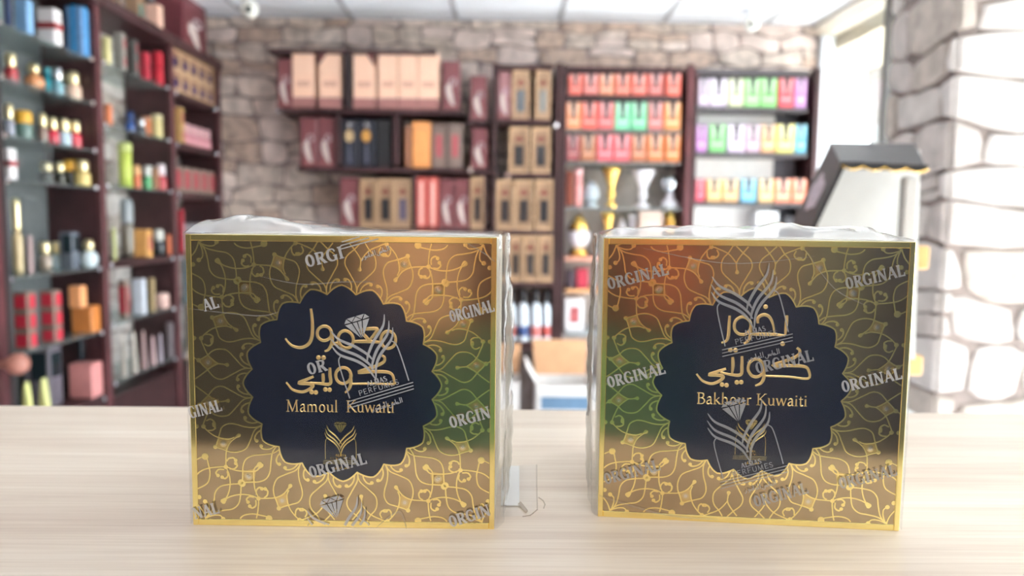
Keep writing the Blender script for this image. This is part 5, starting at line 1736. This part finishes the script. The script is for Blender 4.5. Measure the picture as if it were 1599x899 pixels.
def gold_box(which, label, x, y, yaw):
    t = thing('incense_box', label, 'box', (x, y, ZT), yaw, 'gold incense boxes on the counter')
    rng = random.Random(3 if which == 'L' else 8)
    c = MB()
    c.cbox(-BW / 2, BW / 2, 0.0002, BD, 0, BH, .0008)
    c.build('carton', CREAM, t)
    p = MB().box(-HU, HU, -.0002, .0002, MC - .0501, MC + .0503).build('front_panel', PANEL, t)
    b = MB()
    for q in ((-BW / 2, -HU, 0, BH), (HU, BW / 2, 0, BH), (-HU, HU, 0, .0023), (-HU, HU, BH - .0022, BH)):
        b.cbox(q[0], q[1], -.0006, .0002, q[2], q[3], .0002)
    b.build('gold_border', GOLD, t)
    foil, jw, jc, co = MB(), MB(), MB(), MB()
    ornament_mesh(foil, jw, jc, co)
    md = MB().plate([(px * .001, MC + pz * .001) for px, pz in medallion_outline()], -.0002, -.00034).build('medallion', NAVY, t)
    foil.build('foil_scrollwork', GOLD, t)
    j = jw.build('foil_jewel', JEWEL, t)
    jc.build('pale_centre', JEWELC, j)
    co.build('bright_core', JEWELCC, j)
    # raised calligraphy
    cg = MB()
    for s in CALLIGRAPHY[which]['strokes']:
        closed = math.hypot(s[0][0] - s[-1][0], s[0][1] - s[-1][1]) < .05
        if closed:
            s = s[:-1] + [s[0]]
        ln = smooth_line(s, 5, closed)
        n = len(ln)
        w = [.0011 * (1 if closed else (.62 + .5 * math.sin(math.pi * min(1, .12 + i / n)))) for i in range(n)]
        ln = [(q[0] * .001, MC + q[1] * .001) for q in ln]
        if closed:
            ln[-1] = ln[0]
        cg.ribbon(ln, w, -.00034, .00014)
    for dx, dz in CALLIGRAPHY[which]['dots']:
        cg.dome(dx * .001, MC + dz * .001, .00085, -.00034, .00014, 10)
    cg.build('calligraphy', GOLD_SOFT, t, True)
    nm = MB()
    for word, x0, z0, x1, z1 in NAME_TEXT[which]:
        write(nm, word, x0, z0 + MC * 1000, x1, z1 + MC * 1000, .13, .07, .05, -.00034, .0001, 4.3)
    nm.build('name_lettering', GOLD_SOFT, t)
    ex, ez, ek = GOLD_EMBLEM[which]
    em = MB()
    emblem(lambda q: ((ex + q[0] * ek) * .001, MC + (ez + q[1] * ek) * .001), ek * .001, em, em, -.00034, .0001)
    em.build('gold_emblem', GOLD, t)
    fr, F = film_shell(t, which, rng)
    for word, x0, z0, x1, z1 in PRINTS[which]:
        w = MB()
        write(w, word, x0, z0 + MC * 1000, x1, z1 + MC * 1000, .24, .12, .1, F - .0003, .00003, 4.3, .03)
        w.build('printed_word', INK_PALE if which == 'R' and (z0 < -30 or word == 'ORGINAL' and z0 > 3) else INK, fr)
    for x0, z0, x1, z1 in FILM_EMBLEMS[which]:
        k = math.hypot(x1 - x0, z1 - z0)
        ca, sa = (x1 - x0) / k, (z1 - z0) / k
        mx, mz = (x0 + x1) / 2, (z0 + z1) / 2
        s_, f_ = MB(), MB()
        emblem(lambda q: ((mx + (q[0] * ca - q[1] * sa) * k) * .001, MC + (mz + (q[0] * sa + q[1] * ca) * k) * .001), k * .001, s_, s_, F - .0003, .00003, True, not (which == 'R' and z1 > 0))
        s_.build('printed_emblem', INK if which == 'L' else INK_PALE, fr)
    if which == 'L':                             # the top of the next emblem row: three rules and the Arabic line cross the upper border
        w = MB()
        for k in range(3):
            w.ribbon([((-.3 + .4 * k) * .001, MC + (47.8 + 1.3 * k) * .001), ((13.2 - 3.2 * k) * .001, MC + (51.6 + .35 * k) * .001)], .0004, F - .0003, .00003)
        draw_strokes(w, ARABIC, lambda q: ((6.6 + q[0] * 1.05 - q[1] * .3) * .001, MC + (44.2 + q[0] * .36 + q[1] * 1.05) * .001), .0013, F - .0003, .00003, 3)
        w.build('printed_emblem', INK, fr)
        w = MB()
        # and the ghost of the lower one: its diamond and feathers
        k, mx, mz, ca, sa = 21.0, 3.0, -66.0, .958, .287
        full = MB()
        emblem(lambda q: ((mx + (q[0] * ca - q[1] * sa) * k) * .001, MC + (mz + (q[0] * sa + q[1] * ca) * k) * .001), k * .001, full, full, F - .0003, .00003, False)
        for f in full.f:
            if all(full.v[i][2] > .0005 for i in f):
                n = len(w.v)
                w.v += [full.v[i] for i in f]
                w.f.append(tuple(range(n, n + len(f))))
        w.build('printed_emblem', INK, fr)
    return t


gold_box('L', 'gold and navy box whose lettering reads Mamoul Kuwaiti, wrapped in clear film', -.0563, .2580, -.0229)
gold_box('R', 'gold and navy box whose lettering reads Bakhour Kuwaiti, wrapped in clear film', .0910, .2631, -.1097)

# clear sticker with a white label lying between the boxes
pA = [at_z(x, y, ZT) for x, y in ((782, 729), (838, 726), (838, 795), (826, 806), (782, 808))]
st = thing('clear_sticker', 'torn clear plastic sticker with a white label, flat on the counter between the boxes', 'sticker', (0, 0, 0))


def flat(pts, z0, z1, name, mt, parent):
    m = MB()
    k = len(pts)
    m.v += [(p.x, p.y, z1) for p in pts] + [(p.x, p.y, z0) for p in pts]
    m.f.append(tuple(range(k)))
    m.f.append(tuple(reversed(range(k, 2 * k))))
    for i in range(k):
        j = (i + 1) % k
        m.f.append((i, k + i, k + j, j))
    return flip_fix(m.build(name, mt, parent))


m = MB()
m.face_loop([(p.x, p.y, ZT + .0003) for p in reversed(pA)])
m.build('clear_film', film_mat('sticker_film', (.99, .99, .985), .1, .03, 1.2), st)
flat([at_z(x, y, ZT) for x, y in ((784, 730), (811, 729), (811, 791), (782, 791))], ZT + .0004, ZT + .0006, 'white_label', mat('label_white', (250, 252, 254), .4, vary=.02), st)
fold = flat([at_z(x, y, ZT) for x, y in ((809, 790), (813, 786), (824, 800), (821, 803))], ZT + .0004, ZT + .0010, 'curled_corner', film_mat('curl_film', (.84, .79, .72), .15, .1, 1.4), st)
rim = MB()
for ln in ([(838, 727), (838, 760), (839, 797), (832, 803), (828, 806), (816, 808)], [(841, 778), (848, 783), (851, 789), (849, 795)]):
    q = [at_z(x, y, ZT) for x, y in ln]
    for a, b in zip(q, q[1:]):
        d = (b - a).normalized()
        nrm = Vector((-d.y, d.x, 0)) * .00014
        rim.hexa([(a + nrm).to_tuple()[:2] + (ZT + .0003,), (b + nrm).to_tuple()[:2] + (ZT + .0003,), (b - nrm).to_tuple()[:2] + (ZT + .0003,), (a - nrm).to_tuple()[:2] + (ZT + .0003,)],
                 [(a + nrm).to_tuple()[:2] + (ZT + .0006,), (b + nrm).to_tuple()[:2] + (ZT + .0006,), (b - nrm).to_tuple()[:2] + (ZT + .0006,), (a - nrm).to_tuple()[:2] + (ZT + .0006,)])
flip_fix(rim.build('torn_edge', film_mat('curl_film', (.84, .79, .72), .15, .1, 1.4), st))
